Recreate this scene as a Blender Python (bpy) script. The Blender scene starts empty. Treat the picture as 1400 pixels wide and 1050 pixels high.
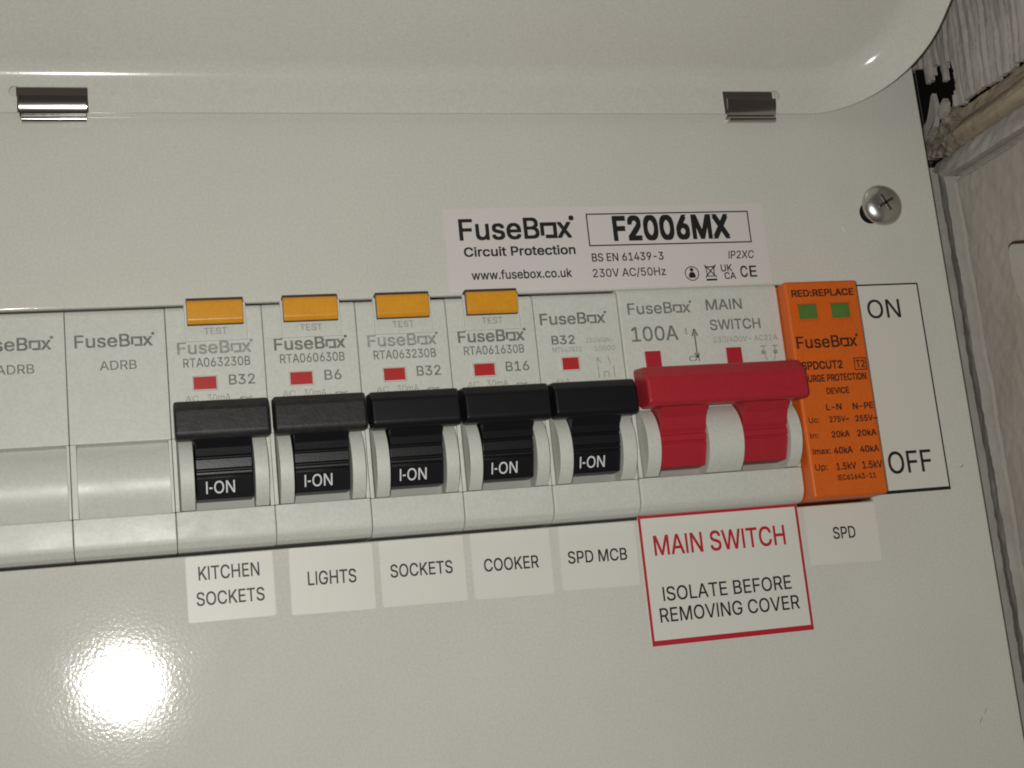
import bpy, bmesh, math, random
from mathutils import Vector, Matrix, noise

# ------------------------------------------------------------------ camera, light, exposure
scene = bpy.context.scene
COL = scene.collection
MM = 0.001                       # everything below is given in millimetres
# plate coordinates: X right, N out of the plate towards the viewer, Z up -> world (X, -N, Z)
def W(X, N, Z):
    return Vector((X * MM, -N * MM, Z * MM))

cam_d = bpy.data.cameras.new("camera")
cam = bpy.data.objects.new("camera", cam_d)
COL.objects.link(cam)
cam_d.sensor_width = 36.0
cam_d.lens = 1881.64 / 1400 * 36.0
cam_d.clip_start = 0.01
cam_d.clip_end = 20
_r = Vector((0.9634606, -0.24772619, -0.10185975))
_u = -Vector((-0.05007037, 0.20701046, -0.97705661))
_b = -Vector((0.26312855, 0.94645571, 0.18704268))
m = Matrix((_r, _u, _b)).transposed().to_4x4()
m.translation = W(-5.797, 262.19, -69.233)
cam.matrix_world = m
scene.camera = cam

world = bpy.data.worlds.new("World")
scene.world = world
world.use_nodes = True
bg = world.node_tree.nodes["Background"]
bg.inputs[0].default_value = (1.0, 0.90, 0.84, 1)
bg.inputs[1].default_value = 0.040          # the dim room

# the phone's flash: one small LED beside the lens
fl_d = bpy.data.lights.new("phone_flash", 'AREA')
fl_d.shape = 'DISK'
fl_d.size = 0.0075
fl_d.energy = 0.435
fl_d.color = (1.0, 0.985, 0.925)
fl = bpy.data.objects.new("phone_flash", fl_d)
COL.objects.link(fl)
fl.matrix_world = m.copy()
fl.location = W(-15.2, 262.2, -67.8)

scene.view_settings.view_transform = 'Standard'
scene.view_settings.look = 'None'
scene.view_settings.exposure = 0.0
scene.view_settings.gamma = 1.0
scene.view_settings.use_curve_mapping = False
scene.cycles.filter_width = 1.9
scene.cycles.max_bounces = 8
scene.cycles.sample_clamp_indirect = 4.0

random.seed(4)

# ------------------------------------------------------------------ materials
def mat(name, col, rough=0.5, metal=0.0, spec=0.5, bump=None, mottle=None, coat=0.0, grain=0.0, smear=None):
    """bump = (scale per metre, distance mm, detail); mottle = (scale, amount, darker colour)"""
    M = bpy.data.materials.new(name)
    M.use_nodes = True
    nt = M.node_tree
    b = nt.nodes["Principled BSDF"]
    b.inputs["Base Color"].default_value = (*col, 1)
    b.inputs["Roughness"].default_value = rough
    b.inputs["Metallic"].default_value = metal
    b.inputs["Specular IOR Level"].default_value = spec
    b.inputs["Coat Weight"].default_value = coat
    tc = nt.nodes.new("ShaderNodeTexCoord")
    if mottle:
        n = nt.nodes.new("ShaderNodeTexNoise")
        n.inputs["Scale"].default_value = mottle[0]
        n.inputs["Detail"].default_value = 5
        n.inputs["Roughness"].default_value = 0.6
        nt.links.new(tc.outputs["Object"], n.inputs["Vector"])
        r = nt.nodes.new("ShaderNodeMapRange")
        r.inputs["From Min"].default_value = 0.35
        r.inputs["From Max"].default_value = 0.68
        r.inputs["To Max"].default_value = mottle[1]
        nt.links.new(n.outputs["Fac"], r.inputs["Value"])
        mx = nt.nodes.new("ShaderNodeMix")
        mx.data_type = 'RGBA'
        mx.inputs["A"].default_value = (*col, 1)
        mx.inputs["B"].default_value = (*mottle[2], 1)
        nt.links.new(r.outputs["Result"], mx.inputs["Factor"])
        nt.links.new(mx.outputs["Result"], b.inputs["Base Color"])
    if grain:                          # fine speckle of the pigment
        n = nt.nodes.new("ShaderNodeTexNoise")
        n.inputs["Scale"].default_value = 1900
        n.inputs["Detail"].default_value = 3
        nt.links.new(tc.outputs["Object"], n.inputs["Vector"])
        r = nt.nodes.new("ShaderNodeMapRange")
        r.inputs["From Min"].default_value = 0.25
        r.inputs["From Max"].default_value = 0.75
        r.inputs["To Min"].default_value = 1 - grain
        r.inputs["To Max"].default_value = 1 + grain
        nt.links.new(n.outputs["Fac"], r.inputs["Value"])
        mu = nt.nodes.new("ShaderNodeVectorMath")
        mu.operation = 'SCALE'
        src = b.inputs["Base Color"]
        if src.is_linked:
            nt.links.new(src.links[0].from_socket, mu.inputs[0])
        else:
            mu.inputs[0].default_value = col
        nt.links.new(r.outputs["Result"], mu.inputs["Scale"])
        nt.links.new(mu.outputs["Vector"], b.inputs["Base Color"])
    if smear:                          # handled surface: gloss varies in patches (scale, extra roughness)
        n = nt.nodes.new("ShaderNodeTexNoise")
        n.inputs["Scale"].default_value = smear[0]
        n.inputs["Detail"].default_value = 6
        n.inputs["Distortion"].default_value = 1.2
        nt.links.new(tc.outputs["Object"], n.inputs["Vector"])
        r = nt.nodes.new("ShaderNodeMapRange")
        r.inputs["From Min"].default_value = 0.4
        r.inputs["From Max"].default_value = 0.7
        r.inputs["To Min"].default_value = rough
        r.inputs["To Max"].default_value = rough + smear[1]
        nt.links.new(n.outputs["Fac"], r.inputs["Value"])
        nt.links.new(r.outputs["Result"], b.inputs["Roughness"])
    if bump:
        n = nt.nodes.new("ShaderNodeTexNoise")
        n.inputs["Scale"].default_value = bump[0]
        n.inputs["Detail"].default_value = bump[2]
        nt.links.new(tc.outputs["Object"], n.inputs["Vector"])
        bp = nt.nodes.new("ShaderNodeBump")
        bp.inputs["Strength"].default_value = 1.0
        bp.inputs["Distance"].default_value = bump[1] * MM
        nt.links.new(n.outputs["Fac"], bp.inputs["Height"])
        nt.links.new(bp.outputs["Normal"], b.inputs["Normal"])
    return M

COAT = (0.685, 0.677, 0.62)
M_COAT = mat("white_powder_coat", COAT, 0.07, grain=.07, smear=(45, .035), bump=(1500, 0.0155, 3.0), mottle=(35, 0.5, (0.635, 0.632, 0.575)), spec=0.45)
M_LID = mat("lid_powder_coat", COAT, 0.14, grain=.07, bump=(1100, 0.010, 2.0), mottle=(40, 0.25, (0.635, 0.632, 0.575)), spec=0.45)
M_CREAM = mat("light_grey_plastic", (0.655, 0.665, 0.61), 0.42, grain=.07, smear=(120, .15), bump=(2600, 0.014, 3.0), mottle=(220, 0.35, (0.60, 0.61, 0.54)))
M_BLANK = mat("grey_white_plastic", (0.66, 0.672, 0.618), 0.36, grain=.07, smear=(120, .07), bump=(1500, 0.014, 3.0), mottle=(220, 0.35, (0.62, 0.63, 0.57)))
M_SLOT = mat("grey_slot_plastic", (0.36, 0.36, 0.33), 0.5)
M_BLACK = mat("black_plastic", (0.008, 0.008, 0.010), 0.38, bump=(2600, 0.018, 3.0), spec=0.35)
M_BLACKROUGH = mat("scuffed_black_plastic", (0.013, 0.0125, 0.013), 0.5, bump=(1500, 0.05, 5.0), mottle=(500, 0.8, (0.03, 0.029, 0.028)), spec=0.4)
M_RED = mat("red_plastic", (0.45, 0.023, 0.036), 0.40, grain=.07, bump=(2600, 0.014, 3.0), mottle=(250, 0.4, (0.39, 0.020, 0.031)), spec=0.4)
M_REDWIN = mat("red_flag", (0.50, 0.03, 0.03), 0.35)
M_YEL = mat("amber_plastic", (0.78, 0.345, 0.02), 0.34, grain=.06, bump=(2200, 0.014, 3.0), mottle=(300, 0.3, (0.64, 0.25, 0.01)))
M_ORANGE = mat("orange_plastic", (0.74, 0.135, 0.008), 0.42, grain=.07, smear=(120, .15), bump=(2400, 0.014, 3.0), mottle=(150, 0.3, (0.68, 0.115, 0.007)))
M_GREEN = mat("green_flag", (0.085, 0.19, 0.035), 0.4, mottle=(600, .6, (0.12, 0.22, 0.05)))
M_PAPER = mat("white_paper", (0.76, 0.755, 0.69), 0.42, mottle=(120, 0.3, (0.72, 0.71, 0.645)), bump=(1600, 0.006, 2))
M_LILAC = mat("pearl_paper", (0.735, 0.692, 0.68), 0.38, mottle=(120, 0.3, (0.70, 0.655, 0.65)), bump=(1600, 0.006, 2))
M_FILM = mat("satin_film", (0.73, 0.715, 0.65), 0.36, bump=(1300, 0.010, 2))
M_INK = mat("black_ink", (0.012, 0.012, 0.013), 0.5)
M_INKRED = mat("red_ink", (0.50, 0.012, 0.03), 0.5)
M_INKGREY = mat("grey_print", (0.13, 0.13, 0.122), 0.55, mottle=(1300, 0.8, (0.29, 0.29, 0.265)))
M_INKPALE = mat("pale_print", (0.25, 0.25, 0.235), 0.55, mottle=(1300, 0.85, (0.46, 0.46, 0.42)))
M_INKBROWN = mat("brown_black_print", (0.03, 0.009, 0.005), 0.5, mottle=(1300, 0.6, (0.13, 0.028, 0.007)))
M_INKWHITE = mat("white_print", (0.78, 0.78, 0.80), 0.5)
M_CHROME = mat("polished_steel", (0.60, 0.58, 0.56), 0.15, 1.0, bump=(700, 0.008, 2))
M_SCREW = mat("nickel_steel", (0.68, 0.67, 0.645), 0.33, 1.0, bump=(900, 0.03, 3))
M_DARK = mat("void_shade", (0.012, 0.011, 0.010), 0.9, spec=0.1)  # near-black that paints shade into the torn hole and screw hole
M_DKBROWN = mat("dark_line_brown", (0.05, 0.025, 0.012), 0.6)  # for the added dark lines over the buttons and round the side plate
M_SLOTDARK = mat("slot_shade_brown", (0.085, 0.067, 0.060), 0.6, spec=0.2)  # shade of the hinge slots, put into the colour
M_WALLP = mat("ribbed_paper", (0.46, 0.435, 0.40), 0.7, mottle=(90, 0.7, (0.33, 0.31, 0.28)), bump=(900, 0.08, 4), spec=0.2)
M_PLASTER = mat("dirty_plaster", (0.44, 0.415, 0.365), 0.75, mottle=(55, 0.55, (0.34, 0.315, 0.275)), bump=(700, 0.06, 5), spec=0.25)
M_RUBBLE = mat("crumbled_plaster", (0.36, 0.32, 0.255), 0.8, mottle=(260, 1.0, (0.12, 0.10, 0.08)), bump=(700, 0.2, 5), spec=0.15)
M_TRIM = mat("painted_trim", (0.48, 0.465, 0.43), 0.55, mottle=(120, 0.7, (0.34, 0.32, 0.29)), bump=(600, 0.10, 4), spec=0.3)
M_WOOD = mat("raw_wood", (0.46, 0.385, 0.28), 0.75, mottle=(110, 1.0, (0.16, 0.13, 0.105)), bump=(500, 0.15, 5), spec=0.2)
def stretch(M, s):                     # draw a material's mottle out along the grain
    nt = M.node_tree
    n = [q for q in nt.nodes if q.type == 'TEX_NOISE'][0]
    mp = nt.nodes.new("ShaderNodeMapping")
    mp.inputs["Scale"].default_value = s
    tc = [q for q in nt.nodes if q.type == 'TEX_COORD'][0]
    nt.links.new(tc.outputs["Object"], mp.inputs["Vector"])
    nt.links.new(mp.outputs["Vector"], n.inputs["Vector"])
stretch(M_WOOD, (1, .14, 2.2))
M_WHITEPL = mat("pale_cover_plastic", (0.50, 0.48, 0.43), 0.5, grain=.06, mottle=(90, .6, (0.40, 0.38, 0.33)))

# ------------------------------------------------------------------ helpers
def link(name, me, material, parent=None, smooth=None):
    o = bpy.data.objects.new(name, me)
    COL.objects.link(o)
    me.materials.clear()
    me.materials.append(material)
    if parent is not None:
        o.parent = parent
    if smooth is not None:
        for p in me.polygons:
            p.use_smooth = True
        me.set_sharp_from_angle(angle=math.radians(smooth))
        wn = o.modifiers.new('weighted_normals', 'WEIGHTED_NORMAL')
        wn.keep_sharp = True
        wn.weight = 100
    return o

def from_bm(name, bm, material, parent=None, smooth=None):
    bmesh.ops.recalc_face_normals(bm, faces=bm.faces)
    me = bpy.data.meshes.new(name)
    bm.to_mesh(me)
    bm.free()
    return link(name, me, material, parent, smooth)

def thing(name, label, cat, at, group=None):
    o = bpy.data.objects.new(name, None)
    o.empty_display_size = 0.01
    COL.objects.link(o)
    o['label'] = label
    o['category'] = cat
    if group:
        o['group'] = group
    return o

def tag(o, label, cat, group=None):
    o['label'] = label
    o['category'] = cat
    if group:
        o['group'] = group
    return o

def prism(bm, prof, x0, x1, bevel=0.0, seg=2):
    """extrude a closed (N, Z) profile along X"""
    a = [bm.verts.new(W(x0, n, z)) for n, z in prof]
    b = [bm.verts.new(W(x1, n, z)) for n, z in prof]
    fs = [bm.faces.new(a), bm.faces.new(list(reversed(b)))]
    k = len(prof)
    for i in range(k):
        j = (i + 1) % k
        fs.append(bm.faces.new((a[j], a[i], b[i], b[j])))
    if bevel:
        bm.normal_update()
        es = [e for e in {e for f in fs for e in f.edges} if e.calc_face_angle(0) > 0.33]
        bmesh.ops.bevel(bm, geom=es, offset=bevel * MM, segments=seg, profile=0.5, affect='EDGES', clamp_overlap=True)

def box(bm, x0, x1, n0, n1, z0, z1, bevel=0.0, seg=2):
    prism(bm, [(n0, z0), (n1, z0), (n1, z1), (n0, z1)], x0, x1, bevel, seg)

def plate_prism(bm, outline, n0, n1, bevel=0.0):
    """extrude an (X, Z) outline along N"""
    a = [bm.verts.new(W(x, n0, z)) for x, z in outline]
    b = [bm.verts.new(W(x, n1, z)) for x, z in outline]
    fs = [bm.faces.new(a), bm.faces.new(list(reversed(b)))]
    k = len(outline)
    for i in range(k):
        j = (i + 1) % k
        fs.append(bm.faces.new((a[j], a[i], b[i], b[j])))
    if bevel:
        es = [e for e in {e for f in fs for e in f.edges}]
        bmesh.ops.bevel(bm, geom=es, offset=bevel * MM, segments=2, profile=0.5, affect='EDGES', clamp_overlap=True)

def round_rect(x0, x1, z0, z1, r, n=5):
    pts = []
    for cx, cz, a0 in ((x1 - r, z1 - r, 0), (x0 + r, z1 - r, 90), (x0 + r, z0 + r, 180), (x1 - r, z0 + r, 270)):
        for i in range(n + 1):
            a = math.radians(a0 + 90 * i / n)
            pts.append((cx + r * math.cos(a), cz + r * math.sin(a)))
    return pts

# ---- flat print (lettering) as thin meshes: letter shapes in thousandths of an em, advance, points, triangles
GLYPHS = {
    ' ': (187, '', ''),
    '-': (453, '337,244 337,188 114,188 114,244', '3,2,1;1,0,3'),
    '.': (188, '95,-4 83,-3 73,1 63,9 55,18 51,29 50,41 51,53 55,64 63,73 73,81 83,85 95,87 107,85 118,81 128,73 135,64 140,53 141,41 140,29 135,18 128,9 118,1 107,-3', '4,3,5;6,5,3;1,0,2;10,9,11;2,0,3;6,3,0;0,9,6;7,6,9;8,7,9;22,21,23;19,18,20;16,15,18;18,17,16;20,18,21;18,15,13;14,13,15;23,21,0;21,18,0;18,13,0;9,0,13;11,9,13;13,12,11'),
    '/': (249, '235,533 71,-76 14,-76 178,533', '0,3,1;2,1,3'),
    '0': (453, '227,-7 191,-3 158,7 130,24 105,48 85,77 69,113 57,155 50,202 48,254 50,306 57,353 69,395 85,431 106,461 130,484 159,502 191,512 227,516 262,512 295,502 323,484 348,461 368,431 384,395 396,353 403,306 405,254 403,202 396,155 384,113 368,77 348,48 323,24 295,7 263,-3 227,50 250,52 271,60 290,74 306,92 320,116 330,144 338,176 342,213 344,254 342,295 338,332 330,365 320,393 306,416 290,435 271,449 250,457 227,460 203,457 182,449 163,435 147,416 134,393 123,365 115,332 111,295 109,254 111,213 115,176 123,144 134,116 147,92 163,74 182,60 203,52', '7,6,66;66,65,7;8,7,65;65,64,8;9,8,64;64,63,9;63,62,9;10,9,62;62,61,10;11,10,61;61,60,11;12,11,60;0,36,71;0,71,1;1,71,2;71,70,2;3,2,70;69,3,70;57,56,15;16,15,56;56,55,16;55,17,16;3,69,4;69,68,4;5,4,68;68,67,5;6,5,67;66,6,67;12,60,59;13,12,59;59,58,13;14,13,58;58,57,14;57,15,14;54,53,19;18,54,19;37,35,34;38,37,34;34,33,38;39,38,33;51,21,52;21,20,52;53,52,20;19,53,20;30,29,42;43,42,29;29,28,43;44,43,28;28,27,44;45,44,27;46,45,27;27,26,46;47,46,26;26,25,47;48,47,25;25,24,48;39,33,32;40,39,32;32,31,40;41,40,31;31,30,41;30,42,41;48,24,49;24,23,49;50,49,23;23,22,50;51,50,22;21,51,22;35,37,0;36,0,37;17,55,54;54,18,17'),
    '1': (453, '76,0 76,55 391,55 391,0 276,509 276,0 212,0 212,448 209,448 86,358 86,427 198,509 276,55 212,55', '11,10,8;8,10,9;3,2,5;13,12,7;1,0,6;11,8,7;7,4,11;12,13,6;4,7,12;5,2,12;6,5,12;1,6,13'),
    '2': (453, '64,0 64,47 234,229 252,248 268,266 282,282 294,298 303,312 311,327 316,341 319,356 320,371 319,389 315,405 308,419 298,431 287,441 273,449 258,455 241,458 224,460 205,458 188,454 172,447 159,438 148,427 139,413 132,398 128,381 127,362 66,362 68,391 75,418 86,442 102,464 121,482 143,496 168,507 196,513 225,516 254,513 281,507 306,497 328,482 346,465 361,445 372,423 379,398 381,372 380,354 377,336 371,318 363,299 351,280 336,259 317,235 294,209 267,180 153,60 153,57 389,57 389,0', '1,0,59;29,28,30;31,30,28;28,27,31;32,31,27;33,32,27;27,26,33;34,33,26;26,25,34;25,35,34;38,22,21;21,20,38;37,23,22;22,38,37;18,40,19;39,19,40;57,2,58;19,39,20;38,20,39;1,59,58;58,2,1;35,25,24;36,35,24;24,23,36;23,37,36;17,16,42;41,17,42;49,48,11;12,11,48;48,47,12;47,46,12;5,55,54;6,5,54;54,53,6;7,6,53;53,52,7;8,7,52;52,51,8;9,8,51;51,50,9;10,9,50;50,49,10;49,11,10;12,46,13;46,45,13;14,13,45;45,44,14;15,14,44;44,43,15;16,15,43;42,16,43;59,0,61;61,60,59;2,57,56;3,2,56;4,3,56;56,55,4;55,5,4;17,41,18;40,18,41'),
    '3': (453, '218,-7 188,-5 159,1 133,10 108,22 88,38 70,57 57,79 48,104 44,132 109,132 112,115 118,100 126,87 137,76 150,66 165,59 182,54 200,51 219,50 239,51 258,55 275,61 291,69 304,80 315,93 323,108 328,125 329,145 328,163 323,180 316,196 306,211 292,223 275,234 254,241 229,246 201,248 157,248 157,299 288,448 288,452 70,452 70,509 372,509 372,461 211,278 211,289 247,290 279,286 308,276 333,262 354,244 371,222 383,198 391,173 393,145 390,116 383,90 370,66 354,45 333,27 309,12 281,2 251,-5 221,289', '3,15,4;15,14,4;5,4,14;14,13,5;6,5,13;13,12,6;7,6,12;12,11,7;8,7,11;11,10,8;9,8,10;17,16,2;17,2,1;1,18,17;64,20,0;19,0,20;35,48,36;18,1,0;0,19,18;46,37,36;36,48,46;39,46,47;2,16,3;15,3,16;37,46,38;46,39,38;22,21,63;22,63,62;23,22,62;33,50,34;49,34,50;58,57,27;28,27,57;57,56,28;29,28,56;56,55,29;55,54,29;30,29,54;54,53,30;23,62,61;24,23,61;61,60,24;25,24,60;60,59,25;26,25,59;59,58,26;58,27,26;30,53,31;53,52,31;32,31,52;52,51,32;33,32,51;50,33,51;45,40,47;41,40,45;45,44,41;63,21,64;20,64,21;34,49,35;48,35,49;39,47,40;43,42,41;41,44,43;46,48,65;47,46,65;45,47,65'),
    '4': (453, '40,105 40,158 247,509 311,509 109,166 109,163 413,163 413,105 282,0 282,121 282,146 282,318 343,318 343,0 282,105 282,163 343,163 343,105', '1,0,5;1,5,4;4,2,1;5,0,9;5,9,10;16,15,10;2,4,3;15,16,11;8,13,14;9,0,14;5,10,15;12,11,16;7,6,16;17,7,16;14,17,9;17,16,10;10,9,17;17,14,13'),
    '5': (453, '221,-7 192,-5 165,1 140,11 118,25 99,41 83,60 71,82 63,105 60,130 122,130 125,115 130,102 138,89 148,78 160,68 173,60 188,54 204,51 221,50 241,51 259,56 276,64 291,75 304,89 314,104 322,122 326,141 328,162 326,183 321,203 314,221 303,237 290,251 275,262 257,270 238,275 218,277 201,276 184,273 167,268 152,262 139,255 128,246 67,253 96,509 366,509 366,452 151,452 134,301 136,301 148,311 162,318 178,325 194,330 212,333 229,334 252,332 274,328 294,321 313,311 330,299 345,285 358,269 370,251 379,231 386,210 390,187 391,163 388,132 381,102 369,76 352,52 332,32 309,15 282,3 253,-4', '9,8,10;49,43,42;50,49,42;5,4,14;14,13,5;6,5,13;13,12,6;7,6,12;12,11,7;8,7,11;10,8,11;43,49,44;45,44,49;40,39,52;39,53,52;17,1,18;55,37,56;18,1,0;0,19,18;37,55,38;54,38,55;1,17,2;16,2,17;53,39,38;38,54,53;2,16,3;16,15,3;4,3,15;14,4,15;50,42,41;41,40,50;51,50,40;40,52,51;45,49,48;20,76,21;57,36,35;35,58,57;21,76,75;22,21,75;75,74,22;74,23,22;33,60,34;60,59,34;35,34,59;58,35,59;71,70,26;70,69,26;27,26,69;28,27,69;69,68,28;68,67,28;29,28,67;67,66,29;30,29,66;66,65,30;23,74,73;24,23,73;73,72,24;25,24,72;72,71,25;71,26,25;30,65,31;65,64,31;64,63,31;32,31,63;63,62,32;33,32,62;62,61,33;60,33,61;76,20,0;19,0,20;56,37,36;36,57,56;47,46,48;45,48,46'),
    '6': (453, '226,-7 196,-4 168,3 142,15 119,31 100,51 84,74 73,101 66,130 64,162 65,187 71,212 80,239 93,268 112,302 137,340 252,509 322,509 151,261 145,261 151,270 157,279 165,288 174,295 184,302 196,307 208,311 221,313 235,314 265,312 291,305 316,295 337,280 355,262 370,240 380,215 387,187 389,157 387,127 379,98 368,73 352,50 333,30 310,14 284,3 257,-4 226,48 245,50 263,55 279,63 293,73 304,86 314,101 322,119 326,137 327,157 326,178 322,196 314,213 304,228 293,241 279,251 263,259 245,264 226,265 207,264 190,259 174,252 160,241 148,229 138,214 131,197 126,179 125,158 126,138 131,119 138,102 148,86 160,73 174,63 190,55 207,50 175,296', '6,5,76;7,6,76;76,75,7;75,74,7;8,7,74;74,73,8;9,8,73;73,72,9;10,9,72;11,10,72;72,71,11;12,11,71;71,70,12;18,20,19;19,69,68;18,19,68;65,26,25;1,81,80;66,65,24;65,25,24;1,80,2;80,79,2;18,68,67;2,79,3;79,78,3;4,3,78;78,77,4;5,4,77;76,5,77;12,70,69;13,12,69;69,19,13;14,13,19;19,20,14;20,21,14;21,22,14;15,14,22;22,23,15;64,28,27;45,48,47;45,47,0;46,0,47;28,64,63;62,61,30;29,62,30;48,45,44;44,49,48;62,29,63;28,63,29;41,40,52;53,52,40;40,39,53;39,38,53;54,53,38;38,37,54;55,54,37;56,55,37;37,36,56;36,35,56;57,56,35;35,34,57;58,57,34;34,33,58;49,44,43;50,49,43;43,42,50;42,41,50;51,50,41;41,52,51;58,33,59;33,32,59;60,59,32;32,31,60;61,60,31;30,61,31;15,23,16;0,46,1;81,1,46;26,65,64;64,27,26;67,66,24;82,18,24;18,67,24;20,18,21;18,82,23;17,16,23;23,22,18;22,21,18;17,23,82'),
    '7': (453, '97,0 323,448 323,452 62,452 62,509 391,509 391,449 165,0', '0,7,1;2,1,6;6,5,2;6,1,7;4,3,2;2,5,4'),
    '8': (453, '226,-7 193,-5 163,1 136,11 111,25 91,42 74,62 62,84 54,109 52,135 53,156 58,176 65,195 75,212 87,228 101,241 117,252 134,260 153,265 153,267 129,276 109,289 93,308 80,330 73,354 70,380 73,405 79,429 90,450 106,469 124,485 146,498 170,508 197,514 226,516 255,514 282,508 306,498 328,485 346,469 361,450 373,429 379,405 382,380 379,354 372,330 359,308 343,289 323,276 300,267 300,265 319,260 335,252 351,241 365,228 377,212 387,195 395,176 399,156 401,135 398,109 391,84 378,62 362,42 341,25 317,11 289,1 259,-5 226,49 248,50 267,54 285,60 300,69 313,79 323,91 331,106 335,121 337,139 335,157 330,173 322,189 312,202 298,213 283,223 265,230 247,234 226,235 206,234 187,230 169,223 154,213 140,202 130,189 122,173 117,157 115,139 117,121 121,106 129,91 139,79 152,69 167,60 185,54 205,50 226,290 244,291 260,294 274,300 287,308 298,318 307,330 314,344 318,359 319,376 318,392 314,407 308,420 299,432 288,442 275,449 260,455 244,459 226,460 208,459 192,455 177,449 164,442 153,432 145,420 138,407 134,392 133,376 134,359 138,344 145,330 154,318 165,308 178,300 193,294 209,291', '6,5,98;98,97,6;7,6,97;97,96,7;8,7,96;9,8,96;96,95,9;10,9,95;95,94,10;11,10,94;94,93,11;12,11,93;13,12,93;93,92,13;14,13,92;24,23,132;132,131,24;25,24,131;131,130,25;26,25,130;32,125,124;0,68,103;86,139,87;138,87,139;0,103,1;102,1,103;87,138,88;123,33,124;32,124,33;1,102,2;102,101,2;3,2,101;100,3,101;89,88,18;88,138,18;19,18,138;138,137,19;136,19,137;31,126,125;125,32,31;3,100,4;100,99,4;5,4,99;98,5,99;14,92,91;15,14,91;16,15,91;91,90,16;17,16,90;90,89,17;89,18,17;19,136,20;136,135,20;21,20,135;135,134,21;22,21,134;134,133,22;23,22,133;132,23,133;26,130,129;27,26,129;28,27,129;129,128,28;29,28,128;128,127,29;30,29,127;127,126,30;126,31,30;34,122,121;121,35,34;119,36,120;67,70,69;84,106,85;105,85,106;35,121,120;120,36,35;71,66,65;72,71,65;70,67,66;66,71,70;84,83,50;106,84,50;50,49,106;107,106,49;49,108,107;118,37,119;36,119,37;63,62,74;75,74,62;62,61,75;61,60,75;76,75,60;60,59,76;77,76,59;59,58,77;78,77,58;58,57,78;57,56,78;79,78,56;56,55,79;80,79,55;55,54,80;45,44,112;113,112,44;44,43,113;114,113,43;43,42,114;72,65,64;73,72,64;64,63,73;63,74,73;80,54,81;54,53,81;53,52,81;82,81,52;52,51,82;83,82,51;50,83,51;108,49,48;109,108,48;48,47,109;110,109,47;47,46,110;111,110,46;46,45,111;45,112,111;114,42,115;42,41,115;41,40,115;116,115,40;40,39,116;117,116,39;39,38,117;118,117,38;37,118,38;67,69,0;68,0,69;85,105,86;105,104,86;139,86,104;122,34,123;33,123,34'),
    '9': (453, '226,516 256,513 285,506 310,494 333,478 352,458 368,434 380,408 387,378 389,347 387,322 382,296 373,270 359,240 340,207 315,168 200,0 130,0 301,248 307,248 302,238 295,229 287,221 278,214 268,207 257,202 245,198 232,195 218,195 188,197 161,203 137,214 116,229 98,247 83,269 72,294 66,321 64,352 66,382 73,411 85,436 101,459 120,479 143,494 168,506 196,513 226,460 207,459 190,454 174,446 160,435 148,423 138,407 131,390 127,372 125,352 127,331 131,313 138,295 148,280 160,268 174,257 190,250 207,245 226,243 245,245 263,249 279,257 293,267 305,280 314,295 322,312 326,330 327,350 326,371 322,390 314,407 305,422 293,435 279,446 263,454 245,459 277,213', '34,33,58;58,57,34;35,34,57;36,35,57;57,56,36;37,36,56;56,55,37;38,37,55;55,54,38;54,53,38;39,38,53;53,52,39;40,39,52;41,40,52;43,50,49;49,44,43;64,28,27;46,0,47;28,64,63;45,48,47;47,0,45;28,63,29;63,62,29;30,29,62;61,30,62;44,49,48;48,45,44;15,23,16;30,61,31;61,60,31;32,31,60;60,59,32;33,32,59;58,33,59;41,52,51;42,41,51;51,50,42;50,43,42;65,26,25;65,25,24;24,66,65;1,81,80;18,21,20;18,68,67;79,2,80;1,80,2;14,13,19;71,70,12;12,11,71;72,71,11;11,10,72;10,9,72;73,72,9;9,8,73;74,73,8;8,7,74;75,74,7;7,6,75;76,75,6;6,5,76;22,23,15;15,14,22;21,22,14;20,21,14;14,19,20;18,20,19;68,18,19;69,68,19;19,13,69;13,12,69;12,70,69;76,5,77;5,4,77;78,77,4;4,3,78;79,78,3;2,79,3;64,27,26;26,65,64;0,46,81;81,1,0;67,66,18;82,18,24;66,24,18;21,18,22;18,82,23;17,16,23;23,22,18;17,23,82'),
    ':': (188, '95,-4 83,-3 73,1 63,9 55,18 51,29 50,41 51,53 55,64 63,73 73,81 83,85 95,87 107,85 118,81 128,73 135,64 140,53 141,41 140,29 135,18 128,9 118,1 107,-3 95,271 83,272 73,277 63,284 55,294 51,304 50,316 51,328 55,339 63,349 73,356 83,360 95,362 107,360 118,356 128,349 135,339 140,328 141,316 140,304 135,294 128,284 118,277 107,272', '4,3,5;6,5,3;7,6,9;9,8,7;30,29,28;1,0,2;2,0,3;6,3,0;9,6,0;11,10,9;30,28,27;27,26,30;35,34,30;31,30,34;34,33,31;32,31,33;22,21,23;15,14,13;24,47,46;19,18,20;18,17,16;43,42,44;42,41,40;20,18,21;15,13,18;18,16,15;45,44,46;37,46,44;44,42,37;42,40,37;38,37,40;40,39,38;23,21,0;21,18,0;18,13,0;9,0,13;11,9,13;12,11,13;26,25,24;24,46,26;46,37,26;30,26,37;35,30,37;37,36,35'),
    'A': (479, '16,0 201,509 276,509 463,0 395,0 287,302 280,323 272,346 264,372 255,402 244,438 232,478 245,478 233,437 222,402 213,371 204,345 197,322 191,302 85,0 110,142 110,199 370,199 370,142 239,456 155,199 324,199 344,142 135,142', '0,19,20;21,18,17;0,20,21;1,16,15;1,15,14;14,13,1;13,11,1;21,17,16;16,1,21;0,21,1;8,7,2;8,2,9;10,9,2;12,10,2;4,3,23;3,22,23;6,5,22;2,7,6;6,22,2;22,3,2;28,25,20;11,13,24;11,24,12;1,11,12;12,2,1;26,27,23;10,12,24;25,28,26;18,21,25;21,20,25;22,5,26;23,22,26;4,23,27;27,26,28;20,19,28'),
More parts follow.
